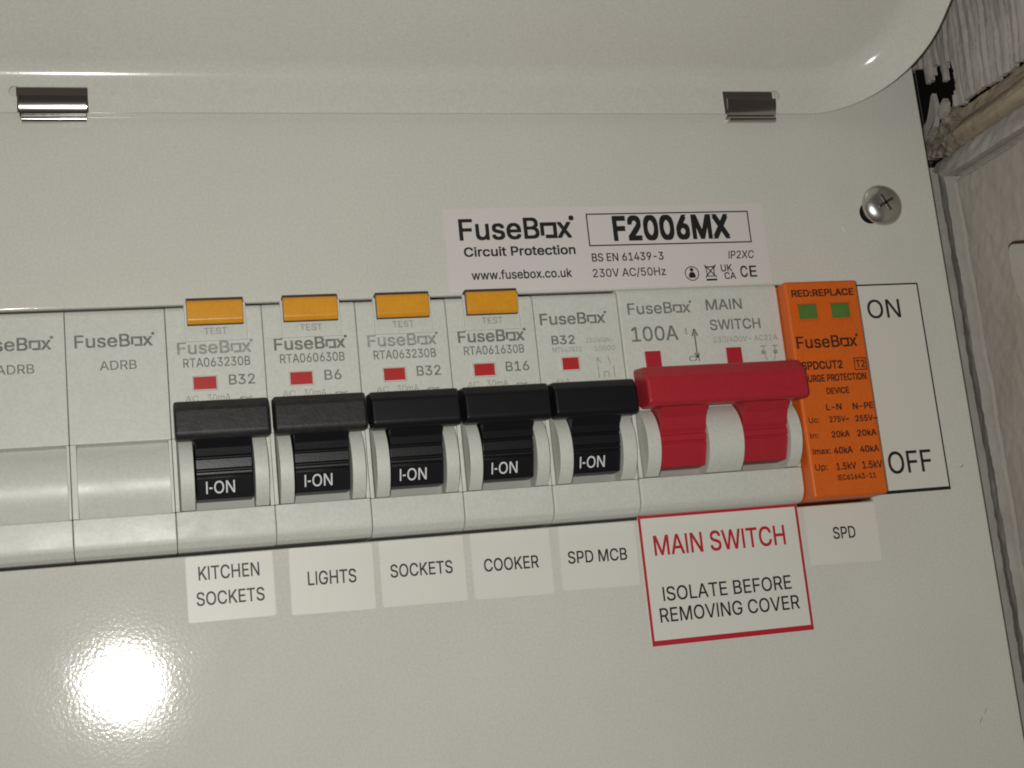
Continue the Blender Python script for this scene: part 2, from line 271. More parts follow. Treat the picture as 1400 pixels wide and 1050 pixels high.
    'B': (456, '60,0 60,509 241,509 274,507 304,501 329,491 350,477 367,461 381,442 390,421 396,398 398,374 397,353 393,336 387,320 378,307 368,295 356,286 343,278 329,272 315,267 315,262 331,260 347,254 363,245 378,234 391,220 402,203 411,184 416,161 418,136 416,111 410,88 400,67 386,48 368,31 344,18 317,8 284,2 247,0 125,57 245,57 281,60 309,67 330,80 344,96 353,115 355,137 354,153 350,169 342,184 333,197 320,209 306,218 289,225 269,229 248,231 125,231 125,285 238,285 256,287 273,290 288,296 302,304 314,314 323,326 330,340 335,355 336,372 333,393 326,412 313,429 294,442 270,449 240,452 125,452', '40,57,0;1,0,57;74,2,75;59,58,57;1,57,58;58,75,1;75,2,1;60,56,55;41,39,38;38,42,41;60,55,61;40,0,39;39,41,40;59,57,56;56,60,59;73,3,74;2,74,3;54,53,21;63,62,20;20,19,63;64,63,19;72,71,5;4,72,5;42,38,37;37,43,42;54,21,55;61,55,21;21,20,61;20,62,61;72,4,73;3,73,4;34,33,45;33,32,45;46,45,32;32,31,46;47,46,31;31,30,47;30,29,47;48,47,29;29,28,48;49,48,28;28,27,49;50,49,27;27,26,50;26,25,50;51,50,25;24,51,25;14,13,67;13,12,67;68,67,12;12,11,68;11,10,68;69,68,10;10,9,69;43,37,36;44,43,36;36,35,44;35,34,44;34,45,44;51,24,52;24,23,52;23,22,52;53,52,22;21,53,22;64,19,18;18,17,64;65,64,17;17,16,65;16,15,65;66,65,15;15,14,66;14,67,66;69,9,70;9,8,70;8,7,70;71,70,7;7,6,71;5,71,6'),
    'C': (510, '267,-7 225,-3 186,7 150,25 119,49 92,79 70,115 53,157 44,203 40,254 44,305 53,352 70,393 92,429 119,459 150,484 186,501 225,512 267,516 293,514 317,511 340,504 362,496 383,485 402,471 419,456 435,438 448,418 459,397 467,373 473,348 408,348 404,365 397,380 389,395 380,407 369,418 357,428 344,437 330,444 315,449 300,453 284,455 267,456 237,453 209,445 184,432 161,414 141,391 125,364 113,332 106,295 103,254 106,213 113,177 125,145 141,117 161,94 184,76 210,63 237,56 267,53 284,54 300,56 315,60 330,65 344,72 357,81 369,90 380,102 389,114 397,128 404,144 408,160 473,160 467,135 459,112 448,91 435,71 420,53 402,38 383,24 363,13 341,5 317,-2 293,-6', '6,5,56;56,55,6;7,6,55;55,54,7;8,7,54;54,53,8;9,8,53;52,9,53;9,52,51;10,9,51;51,50,10;11,10,50;50,49,11;12,11,49;49,48,12;13,12,48;1,59,2;16,45,17;2,59,58;45,16,46;15,46,16;0,61,60;85,63,62;18,42,19;85,62,0;61,0,62;42,18,43;44,43,18;0,60,1;59,1,60;17,45,44;44,18,17;2,58,3;58,57,3;4,3,57;5,4,57;56,5,57;13,48,47;14,13,47;47,46,14;46,15,14;40,20,41;64,84,83;83,65,64;39,21,40;20,40,21;38,37,23;22,38,23;65,83,82;66,65,82;82,81,66;81,67,66;38,22,39;21,39,22;78,77,70;71,70,77;77,76,71;72,71,76;76,75,72;73,72,75;75,74,73;30,29,31;32,31,29;29,28,32;33,32,28;28,27,33;34,33,27;27,26,34;67,81,80;68,67,80;80,79,68;69,68,79;79,78,69;78,70,69;34,26,35;26,25,35;36,35,25;25,24,36;37,36,24;23,37,24;63,85,84;84,64,63;19,42,41;41,20,19'),
    'D': (502, '219,0 96,0 96,57 215,57 254,60 288,68 318,81 343,99 363,122 379,149 390,181 397,216 399,255 397,294 390,329 379,361 364,388 344,410 320,428 291,441 258,449 221,452 93,452 93,509 225,509 273,505 315,495 353,478 385,455 412,426 433,391 449,351 458,306 462,255 458,205 449,159 433,119 411,83 384,54 351,31 312,14 268,3 125,509 125,0 60,0 60,509 125,452 125,57', '45,44,22;22,23,45;0,3,43;2,43,47;43,2,1;44,1,2;22,44,2;22,2,46;22,46,42;23,22,42;41,5,4;24,20,25;26,19,18;5,41,40;40,6,5;25,20,19;19,26,25;41,4,0;3,0,4;20,24,21;42,21,24;27,17,28;34,33,11;12,11,33;13,12,33;33,32,13;37,36,8;9,8,36;36,35,9;10,9,35;35,34,10;34,11,10;13,32,14;32,31,14;15,14,31;31,30,15;16,15,30;30,29,16;17,16,29;28,17,29;6,40,39;7,6,39;39,38,7;38,37,7;37,8,7;17,27,18;26,18,27;21,42,46;2,47,46;43,3,47'),
    'E': (418, '60,0 60,509 372,509 372,452 125,452 125,286 355,286 355,229 125,229 125,57 375,57 375,0', '0,9,8;1,0,8;8,5,1;5,4,1;9,0,11;11,10,9;5,8,7;7,6,5;3,2,4;1,4,2'),
    'F': (410, '60,0 60,509 369,509 369,452 125,452 125,278 346,278 346,221 125,221 125,0', '9,8,0;8,5,0;1,0,5;3,2,4;5,8,7;7,6,5;1,5,4;4,2,1'),
    'G': (520, '269,-7 225,-3 185,7 149,25 118,49 91,79 69,116 53,157 43,203 40,254 43,305 53,352 69,393 91,429 117,459 149,484 184,501 223,512 265,516 291,514 316,510 340,504 363,494 384,483 403,469 421,453 436,436 449,416 460,395 468,373 474,349 408,349 402,365 395,379 387,393 378,406 368,417 356,427 344,436 330,443 315,448 300,453 283,455 265,456 236,453 209,445 183,432 160,414 141,392 125,364 113,332 106,295 103,254 106,213 113,177 125,145 141,117 161,95 184,76 210,63 238,56 269,53 296,55 322,61 345,71 365,85 382,102 396,123 407,147 413,173 415,202 434,199 283,199 283,256 478,256 478,200 475,160 466,124 451,91 431,62 406,38 377,19 344,5 308,-4 415,199', '4,56,5;6,5,56;56,55,6;7,6,55;55,54,7;8,7,54;54,53,8;9,8,53;52,9,53;9,52,51;10,9,51;51,50,10;11,10,50;50,49,11;12,11,49;49,48,12;13,12,48;15,47,46;45,17,16;2,59,58;45,16,46;15,46,16;43,18,44;60,1,0;0,61,60;18,43,42;42,19,18;59,2,1;1,60,59;17,45,44;44,18,17;2,58,3;58,57,3;4,3,57;56,4,57;13,48,47;14,13,47;47,15,14;40,20,41;82,63,83;62,83,63;39,21,40;20,40,21;65,64,81;81,64,82;63,82,64;37,23,38;23,22,38;39,38,22;21,39,22;76,75,71;75,74,71;78,77,67;68,67,77;77,76,68;69,68,76;76,71,69;70,84,71;71,74,70;30,29,31;32,31,29;29,28,32;65,81,80;66,65,80;80,79,66;79,78,66;78,67,66;32,28,33;28,27,33;34,33,27;27,26,34;35,34,26;26,25,35;36,35,25;25,24,36;37,36,24;23,37,24;83,62,0;61,0,62;84,70,72;73,72,70;70,74,73;19,42,41;41,20,19;69,71,84'),
    'H': (517, '60,0 60,509 125,509 125,289 392,289 392,509 457,509 457,0 392,0 392,232 125,232 125,0', '0,11,10;1,0,10;10,3,1;3,2,1;9,8,7;7,6,9;4,9,6;6,5,4;3,10,9;9,4,3'),
    'I': (170, '54,0 116,0 116,509 54,509', '0,1,2;0,2,3'),
    'K': (467, '104,145 104,216 116,231 128,246 139,261 151,275 162,289 174,303 187,317 199,331 212,344 364,509 448,509 231,276 228,276 60,0 60,509 125,509 125,334 124,225 125,193 125,0 372,0 188,259 228,309 449,0 124,241 125,167 198,245 243,289', '2,1,19;15,0,1;16,15,1;0,15,21;1,0,20;19,1,20;2,19,26;2,26,18;1,2,18;16,1,18;18,17,16;7,6,23;24,14,13;22,25,13;13,25,29;24,13,29;12,11,24;14,24,23;9,8,24;10,9,24;24,11,10;19,20,23;3,19,23;4,3,23;5,4,23;23,6,5;0,21,27;20,0,27;19,3,26;14,23,28;13,14,28;22,13,28;20,27,28;23,20,28;8,7,24;7,23,24;12,24,29'),
    'L': (393, '60,0 60,509 125,509 125,57 361,57 361,0', '1,0,3;3,0,5;5,4,3;1,3,2'),
    'M': (628, '60,0 60,509 152,509 277,187 280,179 284,170 287,159 291,147 295,135 299,123 303,110 307,97 311,84 315,71 319,60 322,49 307,49 311,59 314,71 318,83 322,95 326,108 330,121 334,134 338,146 342,158 346,169 349,179 352,187 476,509 568,509 568,0 504,0 504,291 504,302 504,314 504,327 505,340 505,354 505,369 506,413 506,428 507,443 507,457 513,457 508,441 503,425 498,409 492,393 487,378 482,363 477,348 472,335 467,322 463,310 459,300 456,291 342,0 286,0 170,291 167,300 163,310 159,321 155,333 150,347 145,361 140,376 134,392 129,408 124,424 118,441 112,457 119,457 119,444 120,430 120,416 120,401 121,386 121,372 122,328 122,315 122,302 122,291 122,0 315,73 507,436 120,437', '71,70,73;76,75,1;71,1,75;70,71,75;75,74,70;71,73,72;83,82,0;1,0,82;82,81,1;81,80,1;80,79,1;78,1,79;1,78,77;76,1,77;73,70,86;10,16,11;12,17,18;17,12,16;11,16,12;5,4,6;16,10,58;67,66,2;68,67,2;69,68,2;73,69,2;72,73,2;71,72,2;1,71,2;14,15,20;19,13,14;14,20,19;20,15,21;30,44,45;42,45,44;43,42,44;38,37,30;39,38,30;40,39,30;30,45,40;41,40,45;45,42,85;33,32,31;31,30,33;34,33,30;35,34,30;30,37,35;36,35,37;85,42,46;28,27,26;49,48,29;48,47,29;47,46,29;46,42,29;42,43,29;43,44,29;44,30,29;16,58,57;57,15,16;17,16,15;15,14,17;18,17,14;14,13,18;18,13,84;28,56,55;66,65,2;60,59,3;3,2,63;64,63,2;65,64,2;63,62,3;62,61,3;61,60,3;13,19,84;12,18,84;50,49,29;29,28,53;55,54,53;53,28,55;53,52,29;52,51,29;51,50,29;41,45,85;15,57,21;57,56,25;26,25,56;56,28,26;25,24,57;24,23,57;23,22,57;22,21,57;4,3,59;59,58,6;7,6,58;8,7,58;9,8,58;10,9,58;6,4,59;70,74,86;69,73,86'),
    'N': (523, '60,0 60,509 136,509 343,183 349,174 355,163 363,151 371,137 379,122 388,107 396,90 405,73 414,55 405,54 403,72 402,90 401,108 400,126 399,142 399,157 399,171 399,184 399,195 399,509 463,509 463,0 387,0 202,290 194,303 186,317 177,331 168,346 159,363 148,381 136,402 123,425 108,452 119,454 120,429 121,406 122,384 123,363 124,345 124,328 125,313 125,301 125,291 125,0 403,77 120,431', '36,1,39;39,38,36;43,42,1;42,41,1;41,40,1;39,1,40;37,36,49;2,34,33;0,47,46;1,0,46;46,45,1;43,1,45;45,44,43;37,35,34;34,2,37;36,37,2;1,36,2;4,3,5;9,26,10;26,9,8;14,13,11;11,13,12;11,12,15;16,15,12;12,25,16;17,16,25;22,21,25;25,24,22;23,22,24;25,12,26;12,13,26;10,26,13;13,14,10;14,11,48;17,25,18;19,18,25;20,19,25;25,21,20;8,7,26;2,33,32;28,27,3;3,2,29;30,29,2;31,30,2;32,31,2;29,28,3;11,15,48;10,14,48;5,3,27;27,26,5;6,5,26;7,6,26;36,38,49;35,37,49'),
    'O': (533, '267,-7 225,-3 186,7 150,25 119,49 92,79 70,115 53,157 44,203 40,254 44,305 53,352 70,393 92,429 119,459 150,484 186,501 225,512 267,516 309,512 348,501 384,484 415,459 442,429 464,393 480,352 490,305 493,254 490,203 480,157 464,115 442,79 415,49 384,25 348,7 309,-3 267,53 296,55 324,63 349,76 372,94 392,116 408,144 420,176 428,213 430,254 428,295 420,332 408,365 392,392 372,415 349,433 324,446 296,453 267,456 237,453 210,445 184,433 161,415 142,392 125,364 113,332 106,295 103,254 106,213 113,176 125,144 142,117 161,94 184,76 210,63 237,55', '7,6,66;66,65,7;8,7,65;65,64,8;9,8,64;64,63,9;63,62,9;10,9,62;62,61,10;11,10,61;61,60,11;12,11,60;2,69,3;69,68,3;58,57,15;0,36,71;0,71,1;70,1,71;55,17,56;16,56,17;1,70,2;69,2,70;56,16,57;15,57,16;3,68,4;5,4,68;68,67,5;6,5,67;66,6,67;12,60,59;13,12,59;59,58,13;14,13,58;58,15,14;18,54,53;34,38,35;35,38,37;52,19,53;18,53,19;40,39,33;50,21,51;20,51,21;33,39,34;38,34,39;51,20,52;19,52,20;30,29,42;43,42,29;29,28,43;44,43,28;28,27,44;45,44,27;46,45,27;27,26,46;47,46,26;26,25,47;48,47,25;25,24,48;40,33,32;41,40,32;32,31,41;31,30,41;30,42,41;48,24,49;24,23,49;23,22,49;50,49,22;21,50,22;35,37,0;36,0,37;54,18,55;17,55,18'),
    'P': (444, '60,0 60,509 235,509 272,506 305,499 332,487 356,471 375,452 390,430 400,404 407,377 409,348 407,318 400,291 390,265 375,243 356,223 332,207 305,195 272,188 235,186 109,186 109,242 233,242 257,244 279,248 297,256 312,266 324,279 333,294 339,310 343,328 344,348 343,367 339,385 333,402 324,416 312,428 297,439 279,446 257,451 232,452 125,452 125,0 125,242 125,186', '43,21,0;21,22,0;1,0,22;20,24,23;42,41,2;21,43,45;22,21,45;22,44,42;1,22,42;42,2,1;39,3,40;25,19,18;18,26,25;38,4,39;3,39,4;24,20,19;19,25,24;2,41,40;40,3,2;16,15,28;29,28,15;15,14,29;14,13,29;30,29,13;31,30,13;13,12,31;12,11,31;32,31,11;33,32,11;11,10,33;10,9,33;34,33,9;35,34,9;9,8,35;8,7,35;36,35,7;7,6,36;26,18,17;27,26,17;17,16,27;16,28,27;36,6,37;6,5,37;38,37,5;4,38,5;20,23,45;23,44,45;44,22,45'),
    'R': (449, '60,0 60,509 236,509 273,506 305,500 333,489 356,473 376,455 390,433 401,408 407,381 409,352 407,323 401,296 390,271 376,250 356,232 333,217 305,206 273,200 236,198 96,198 96,255 234,255 258,256 280,260 298,267 313,276 325,287 334,300 340,316 344,333 345,352 344,371 340,389 334,405 325,419 313,430 298,440 279,446 258,451 233,452 125,452 125,0 353,0 230,229 303,229 428,0 125,255 125,198 246,199 314,209', '21,0,43;0,21,22;1,0,22;22,42,1;23,45,24;21,43,49;22,21,49;42,22,48;41,2,42;1,42,2;3,40,39;18,46,19;26,25,46;46,27,26;38,4,39;3,39,4;50,19,45;19,46,45;46,25,24;2,41,40;40,3,2;16,15,28;29,28,15;15,14,29;14,13,29;30,29,13;13,12,30;31,30,12;12,11,31;32,31,11;33,32,11;11,10,33;34,33,10;10,9,34;9,8,34;35,34,8;8,7,35;36,35,7;7,6,36;19,50,44;18,19,44;18,44,51;46,18,51;27,46,17;17,16,27;16,28,27;36,6,37;6,5,37;38,37,5;4,38,5;20,45,49;45,23,48;48,49,45;48,22,49;45,20,50;24,45,46;17,46,51;44,47,51'),
    'S': (446, '224,-9 188,-7 156,-1 128,9 102,23 81,40 64,60 51,83 42,109 38,137 104,137 108,118 114,102 123,88 136,76 150,66 166,59 185,53 204,50 224,49 246,50 267,54 286,60 303,69 317,79 329,92 338,106 344,122 346,139 344,154 340,168 332,179 322,189 310,197 296,205 280,211 263,217 245,222 184,239 145,253 112,269 86,289 67,313 56,341 52,372 54,400 62,425 75,448 92,468 113,484 138,498 165,508 195,514 227,516 259,514 289,508 316,498 340,484 360,468 377,449 390,427 398,403 401,378 337,378 332,402 320,421 302,437 280,449 254,456 225,459 204,457 185,454 167,448 152,440 139,430 129,418 121,405 117,391 115,376 117,359 122,345 131,334 142,324 155,315 169,308 184,302 198,297 212,293 264,279 279,275 295,270 312,264 328,256 344,248 359,238 372,226 384,213 395,198 402,180 407,161 408,139 406,112 399,87 386,64 370,43 349,25 323,11 294,0 261,-7', '6,5,13;13,12,6;7,6,12;12,11,7;8,7,11;11,10,8;9,8,10;42,41,80;43,42,80;80,79,43;44,43,79;79,78,44;45,44,78;78,77,45;46,45,77;77,76,46;47,46,76;76,75,47;48,47,75;73,72,50;72,51,50;0,19,18;0,18,1;17,1,18;87,86,38;85,38,86;52,71,70;70,69,52;1,17,2;16,2,17;38,85,39;85,84,39;83,39,84;51,72,71;71,52,51;2,16,3;16,15,3;4,3,15;15,14,4;5,4,14;13,5,14;39,83,40;83,82,40;41,40,82;82,81,41;80,41,81;48,75,74;49,48,74;74,73,49;73,50,49;88,36,89;20,108,21;36,88,37;34,33,92;92,91,34;21,108,107;22,21,107;107,106,22;106,23,22;34,91,35;91,90,35;36,35,90;89,36,90;66,56,67;56,55,67;68,67,55;54,68,55;104,103,25;26,25,103;103,102,26;27,26,102;102,101,27;28,27,101;101,100,28;100,99,28;29,28,99;99,98,29;30,29,98;98,97,30;97,96,30;31,30,96;96,95,31;62,61,63;64,63,61;61,60,64;60,59,64;23,106,105;24,23,105;105,104,24;104,25,24;31,95,32;95,94,32;94,93,32;33,32,93;92,33,93;64,59,65;59,58,65;66,65,58;58,57,66;56,66,57;108,20,0;19,0,20;87,38,37;37,88,87;68,54,69;54,53,69;52,69,53'),
    'T': (448, '32,452 32,509 417,509 417,452 257,452 257,0 193,0 193,452', '1,0,7;3,2,4;7,6,5;5,4,7;4,2,7;1,7,2'),
    'U': (517, '259,-8 220,-6 186,2 154,15 126,33 103,55 85,80 71,108 63,140 60,173 60,509 124,509 124,178 126,155 132,133 141,113 153,95 169,80 187,68 208,59 232,53 259,52 285,53 309,59 331,68 349,80 364,95 377,113 385,133 391,155 393,178 393,509 457,509 457,173 454,140 446,108 433,80 414,55 391,33 363,15 332,2 297,-6', '9,8,13;13,12,9;10,9,12;12,11,10;18,2,19;20,1,0;19,2,1;1,20,19;2,18,3;17,3,18;3,17,4;17,16,4;5,4,16;16,15,5;6,5,15;7,6,15;15,14,7;8,7,14;13,8,14;41,23,22;23,41,40;24,23,40;40,39,24;39,25,24;35,34,28;29,28,34;34,33,29;30,29,33;33,32,30;31,30,32;25,39,38;26,25,38;38,37,26;27,26,37;37,36,27;36,35,27;35,28,27;41,22,0;22,21,0;20,0,21'),
    'V': (479, '204,0 16,509 84,509 192,206 199,187 207,164 215,137 225,106 236,71 248,31 235,31 247,71 257,107 267,138 276,165 283,187 290,206 395,509 463,509 278,0 241,53', '4,3,0;0,3,1;2,1,3;10,8,0;8,7,0;7,6,0;6,5,0;4,0,5;17,16,18;18,16,19;15,19,16;11,9,19;12,11,19;13,12,19;14,13,19;19,15,14;10,0,19;19,9,10;10,9,20;9,11,20;8,10,20'),
    'W': (686, '155,0 16,509 82,509 163,196 167,179 172,162 175,145 179,128 183,111 187,94 190,76 194,58 197,40 189,40 193,58 196,76 200,94 203,111 207,128 211,145 215,162 220,179 224,196 306,509 380,509 462,196 466,179 470,162 474,145 478,128 482,111 486,94 490,76 494,58 497,40 488,40 492,58 495,76 499,94 503,111 506,128 510,145 515,162 519,179 523,196 603,509 670,509 530,0 455,0 368,323 362,345 357,368 351,391 346,417 341,445 336,475 350,475 345,446 340,420 335,395 330,371 324,347 318,323 230,0 193,61 493,63 343,435', '0,3,1;2,1,3;5,4,6;7,6,0;6,4,0;3,0,4;11,14,12;12,15,11;12,14,13;10,13,14;14,11,64;13,10,0;10,9,0;9,8,0;7,0,8;17,16,63;59,58,23;58,54,23;54,55,23;13,0,63;12,13,63;15,12,63;63,16,15;62,61,22;53,52,24;57,53,24;56,57,24;31,30,48;32,35,36;36,35,34;33,36,34;36,33,65;44,47,46;46,45,44;41,40,47;42,41,47;43,42,47;47,44,43;34,35,47;33,34,47;37,33,47;38,37,47;39,38,47;47,40,39;47,35,48;35,32,48;31,48,32;52,51,24;30,29,48;22,21,62;57,54,66;55,54,57;57,56,55;23,55,56;56,24,23;11,15,64;10,14,64;60,59,23;23,22,61;61,60,23;50,49,25;25,24,50;51,50,24;33,37,65;32,36,65;26,25,49;49,48,27;28,27,48;29,28,48;27,26,49;54,58,66;53,57,66;18,17,63;63,62,21;21,20,63;20,19,63;19,18,63'),
    'X': (474, '18,0 217,284 217,236 29,509 104,509 178,400 188,386 196,373 204,361 211,350 217,340 223,329 230,318 236,305 243,292 232,292 239,305 246,317 252,329 258,339 265,350 272,361 280,373 288,386 298,400 374,509 446,509 259,239 259,287 456,0 382,0 292,129 283,142 275,154 268,165 262,175 256,185 250,195 244,206 237,218 230,231 244,231 238,219 231,207 225,196 219,186 213,176 206,166 199,155 191,143 182,129 91,0 200,260 237,302 276,263 237,218', '0,51,50;5,4,3;2,46,45;11,10,1;43,39,40;15,13,12;2,45,44;44,43,2;43,40,2;1,2,40;15,12,1;11,1,12;46,2,47;48,47,2;49,48,2;50,49,2;2,1,52;5,3,1;6,5,1;7,6,1;8,7,1;9,8,1;1,10,9;38,41,42;35,27,36;37,36,27;28,19,18;37,27,38;41,38,27;27,28,14;16,14,28;17,16,28;28,18,17;30,29,31;26,25,24;27,35,34;34,33,27;33,32,27;32,31,27;27,31,54;28,27,54;24,23,28;23,22,28;22,21,28;21,20,28;19,28,20;39,43,55;39,55,42;40,39,42;42,41,40;1,40,41;41,27,1;27,14,1;15,1,14;15,14,53;14,16,53;1,3,52;0,50,52;50,2,52;13,15,53;26,24,54;24,28,54;31,29,54;38,42,55'),
    'a': (389, '160,-9 137,-7 115,-3 94,5 76,15 60,29 48,45 38,63 32,84 30,108 32,128 36,146 43,161 53,174 64,184 78,193 92,200 108,206 125,211 143,214 161,217 178,220 200,223 218,225 234,227 247,229 257,231 265,235 271,240 274,246 276,255 276,257 275,272 272,285 267,297 260,307 251,315 240,322 227,327 212,330 196,331 178,330 163,327 149,322 137,316 127,309 118,301 110,292 104,283 100,274 41,291 51,313 64,331 79,346 95,358 114,368 133,375 153,380 173,383 194,384 208,384 223,382 239,379 255,375 271,369 286,360 300,350 312,336 322,320 330,301 335,278 337,251 337,0 277,0 277,52 272,52 267,43 260,34 252,25 242,16 229,8 215,1 199,-4 181,-7 170,45 192,47 211,51 228,59 242,68 254,80 263,93 270,108 274,122 276,138 276,190 272,187 267,184 259,182 251,180 241,178 231,176 221,174 210,173 200,171 191,170 182,169 175,168 161,166 147,163 134,159 122,153 112,147 103,139 97,130 93,118 92,105 93,93 96,82 102,72 109,64 119,57 130,52 142,48 156,46', '5,4,119;119,118,5;6,5,118;118,117,6;7,6,117;117,116,7;8,7,116;116,115,8;9,8,115;115,114,9;10,9,114;11,10,114;114,113,11;12,11,113;13,12,113;113,112,13;14,13,112;15,14,112;51,50,49;49,48,51;48,47,51;52,51,47;1,122,2;122,121,2;21,106,105;105,104,21;83,84,0;123,0,84;20,107,106;106,21,20;57,42,41;41,58,57;0,123,1;122,1,123;18,109,108;19,18,108;108,107,19;107,20,19;55,44,43;56,55,43;43,42,56;42,57,56;2,121,3;121,120,3;4,3,120;119,4,120;15,112,111;16,15,111;111,110,16;17,16,110;110,109,17;109,18,17;52,47,46;53,52,46;46,45,53;54,53,45;45,44,54;44,55,54;59,40,60;101,23,102;38,61,39;85,82,81;81,86,85;22,103,102;102,23,22;60,40,39;39,61,60;24,100,99;87,79,78;24,99,98;98,25,24;86,81,80;80,79,86;79,87,86;23,101,100;100,24,23;37,63,38;63,62,38;61,38,62;97,96,95;74,73,72;72,71,93;94,93,71;30,29,71;31,30,71;71,70,31;32,31,70;70,69,32;91,90,74;92,91,74;74,72,92;72,93,92;28,27,94;94,71,28;71,29,28;32,69,33;69,68,33;34,33,68;68,67,34;35,34,67;67,66,35;66,65,35;87,78,77;88,87,77;77,76,88;76,75,88;89,88,75;75,74,89;74,90,89;25,98,97;26,25,97;97,95,26;95,94,26;94,27,26;35,65,36;65,64,36;37,36,64;63,37,64;82,85,83;84,83,85;103,22,104;21,104,22;40,59,41;58,41,59'),
    'b': (424, '229,-8 208,-7 189,-3 172,4 159,12 147,21 138,31 130,41 123,50 118,59 112,59 112,0 53,0 53,509 114,509 114,319 118,319 123,327 130,336 137,346 147,355 158,364 171,373 188,379 207,383 229,384 259,382 287,374 313,361 335,342 354,320 370,293 381,261 388,227 390,189 388,151 381,116 370,84 355,57 336,34 313,16 288,3 260,-6 220,47 242,49 262,55 279,66 294,80 306,97 316,117 323,139 327,163 328,189 327,215 323,239 316,261 307,281 295,298 280,311 262,322 243,328 220,330 198,328 178,322 161,312 147,299 134,282 125,263 118,241 114,216 113,189 114,162 118,138 125,115 135,95 147,78 162,65 179,55 198,49', '11,10,12;71,70,12;70,69,12;13,12,69;69,15,13;73,72,10;12,10,72;71,12,72;15,69,68;68,67,15;2,78,3;78,77,3;22,63,62;62,23,22;3,77,4;5,4,77;77,76,5;6,5,76;20,19,64;64,63,20;21,20,63;63,22,21;6,76,7;76,75,7;8,7,75;9,8,75;75,74,9;10,9,74;73,10,74;15,67,66;16,15,66;66,65,16;17,16,65;65,64,17;18,17,64;64,19,18;13,15,14;0,43,1;60,26,25;42,44,0;43,0,44;60,25,61;24,61,25;58,27,59;46,45,41;41,45,42;44,42,45;26,60,59;59,27,26;37,36,49;50,49,36;36,35,50;51,50,35;35,34,51;52,51,34;53,52,34;34,33,53;54,53,33;33,32,54;55,54,32;32,31,55;46,41,40;40,39,46;47,46,39;39,38,47;48,47,38;38,37,48;37,49,48;55,31,56;31,30,56;57,56,30;30,29,57;58,57,29;29,28,58;27,58,28;78,2,1;1,43,78;61,24,62;23,62,24'),
    'c': (396, '207,-8 174,-5 144,3 117,16 93,35 72,58 56,85 44,116 37,150 34,187 37,225 44,260 56,291 72,318 93,341 117,360 144,374 174,382 207,384 226,384 243,381 260,377 276,371 291,364 305,356 318,346 330,335 340,322 349,308 356,293 362,277 303,262 300,272 295,281 290,289 284,297 278,304 270,311 261,316 252,321 242,325 231,328 220,329 207,330 184,328 163,321 145,310 130,296 118,278 108,258 102,236 98,212 96,187 98,163 102,139 108,117 118,97 130,80 145,66 163,55 184,49 207,46 220,47 232,49 243,52 253,55 262,60 271,66 279,73 285,80 292,89 297,98 301,107 304,117 363,102 357,86 350,70 341,56 331,43 319,32 306,21 292,12 277,5 261,-1 244,-5 226,-7', '6,5,56;56,55,6;7,6,55;55,54,7;8,7,54;54,53,8;9,8,53;53,52,9;52,51,9;10,9,51;51,50,10;11,10,50;50,49,11;12,11,49;41,19,42;18,42,19;61,0,85;85,62,61;42,18,43;44,43,18;0,61,1;61,60,1;2,1,60;59,2,60;16,45,44;17,16,44;44,18,17;2,59,3;59,58,3;4,3,58;58,57,4;5,4,57;56,5,57;12,49,48;13,12,48;48,47,13;14,13,47;47,46,14;15,14,46;46,45,15;45,16,15;84,64,63;64,84,83;83,65,64;39,21,40;20,40,21;65,83,82;82,66,65;37,23,38;23,22,38;39,38,22;21,39,22;78,77,70;77,76,70;71,70,76;76,75,71;72,71,75;73,72,75;75,74,73;30,29,31;32,31,29;29,28,32;33,32,28;28,27,33;66,82,81;67,66,81;81,80,67;68,67,80;80,79,68;69,68,79;79,78,69;78,70,69;33,27,34;27,26,34;35,34,26;26,25,35;36,35,25;25,24,36;37,36,24;23,37,24;84,63,85;62,85,63;40,20,41;19,41,20'),
    'e': (404, '212,-8 177,-5 145,3 117,16 92,35 72,58 56,85 44,116 37,150 34,187 36,224 44,258 55,290 71,317 91,340 115,359 142,373 172,382 205,384 226,383 246,380 266,374 285,366 303,355 319,341 334,324 347,305 357,282 365,256 370,227 371,194 371,169 75,169 75,221 338,221 310,202 308,226 304,248 298,269 288,286 277,301 263,314 246,323 227,328 205,330 183,328 164,323 146,313 131,301 119,286 109,270 102,251 97,231 96,211 96,178 98,151 102,127 110,106 121,88 135,73 151,61 169,53 190,48 212,46 227,47 241,49 254,53 265,58 276,65 285,73 294,82 300,93 306,105 365,91 358,72 348,55 335,39 320,26 302,14 283,4 261,-3 237,-7 308,221 97,221 97,169', '8,7,32;9,8,32;35,34,82;52,51,33;7,6,56;56,55,7;32,7,55;54,53,32;53,33,32;9,32,33;10,9,33;11,10,33;33,51,11;12,11,51;51,50,12;13,12,50;48,47,15;47,16,15;0,63,62;45,44,18;0,62,1;61,1,62;17,46,45;45,18,17;1,61,2;61,60,2;3,2,60;59,3,60;16,47,46;46,17,16;3,59,4;59,58,4;5,4,58;58,57,5;6,5,57;56,6,57;13,50,49;14,13,49;49,48,14;48,15,14;81,65,64;65,81,80;80,66,65;42,20,43;19,43,20;66,80,79;79,67,66;42,41,22;22,21,42;20,42,21;30,29,34;29,28,34;75,74,71;72,71,74;74,73,72;31,35,54;31,30,35;30,34,35;37,36,34;34,28,37;28,27,37;67,79,78;68,67,78;78,77,68;69,68,77;77,76,69;70,69,76;76,75,70;75,71,70;37,27,38;27,26,38;39,38,26;26,25,39;40,39,25;25,24,40;24,23,40;41,40,23;22,41,23;81,64,0;63,0,64;53,54,35;43,19,44;18,44,19;32,55,84;54,32,84;34,36,82;52,33,83;33,53,83;53,35,82;53,82,83;31,54,84'),
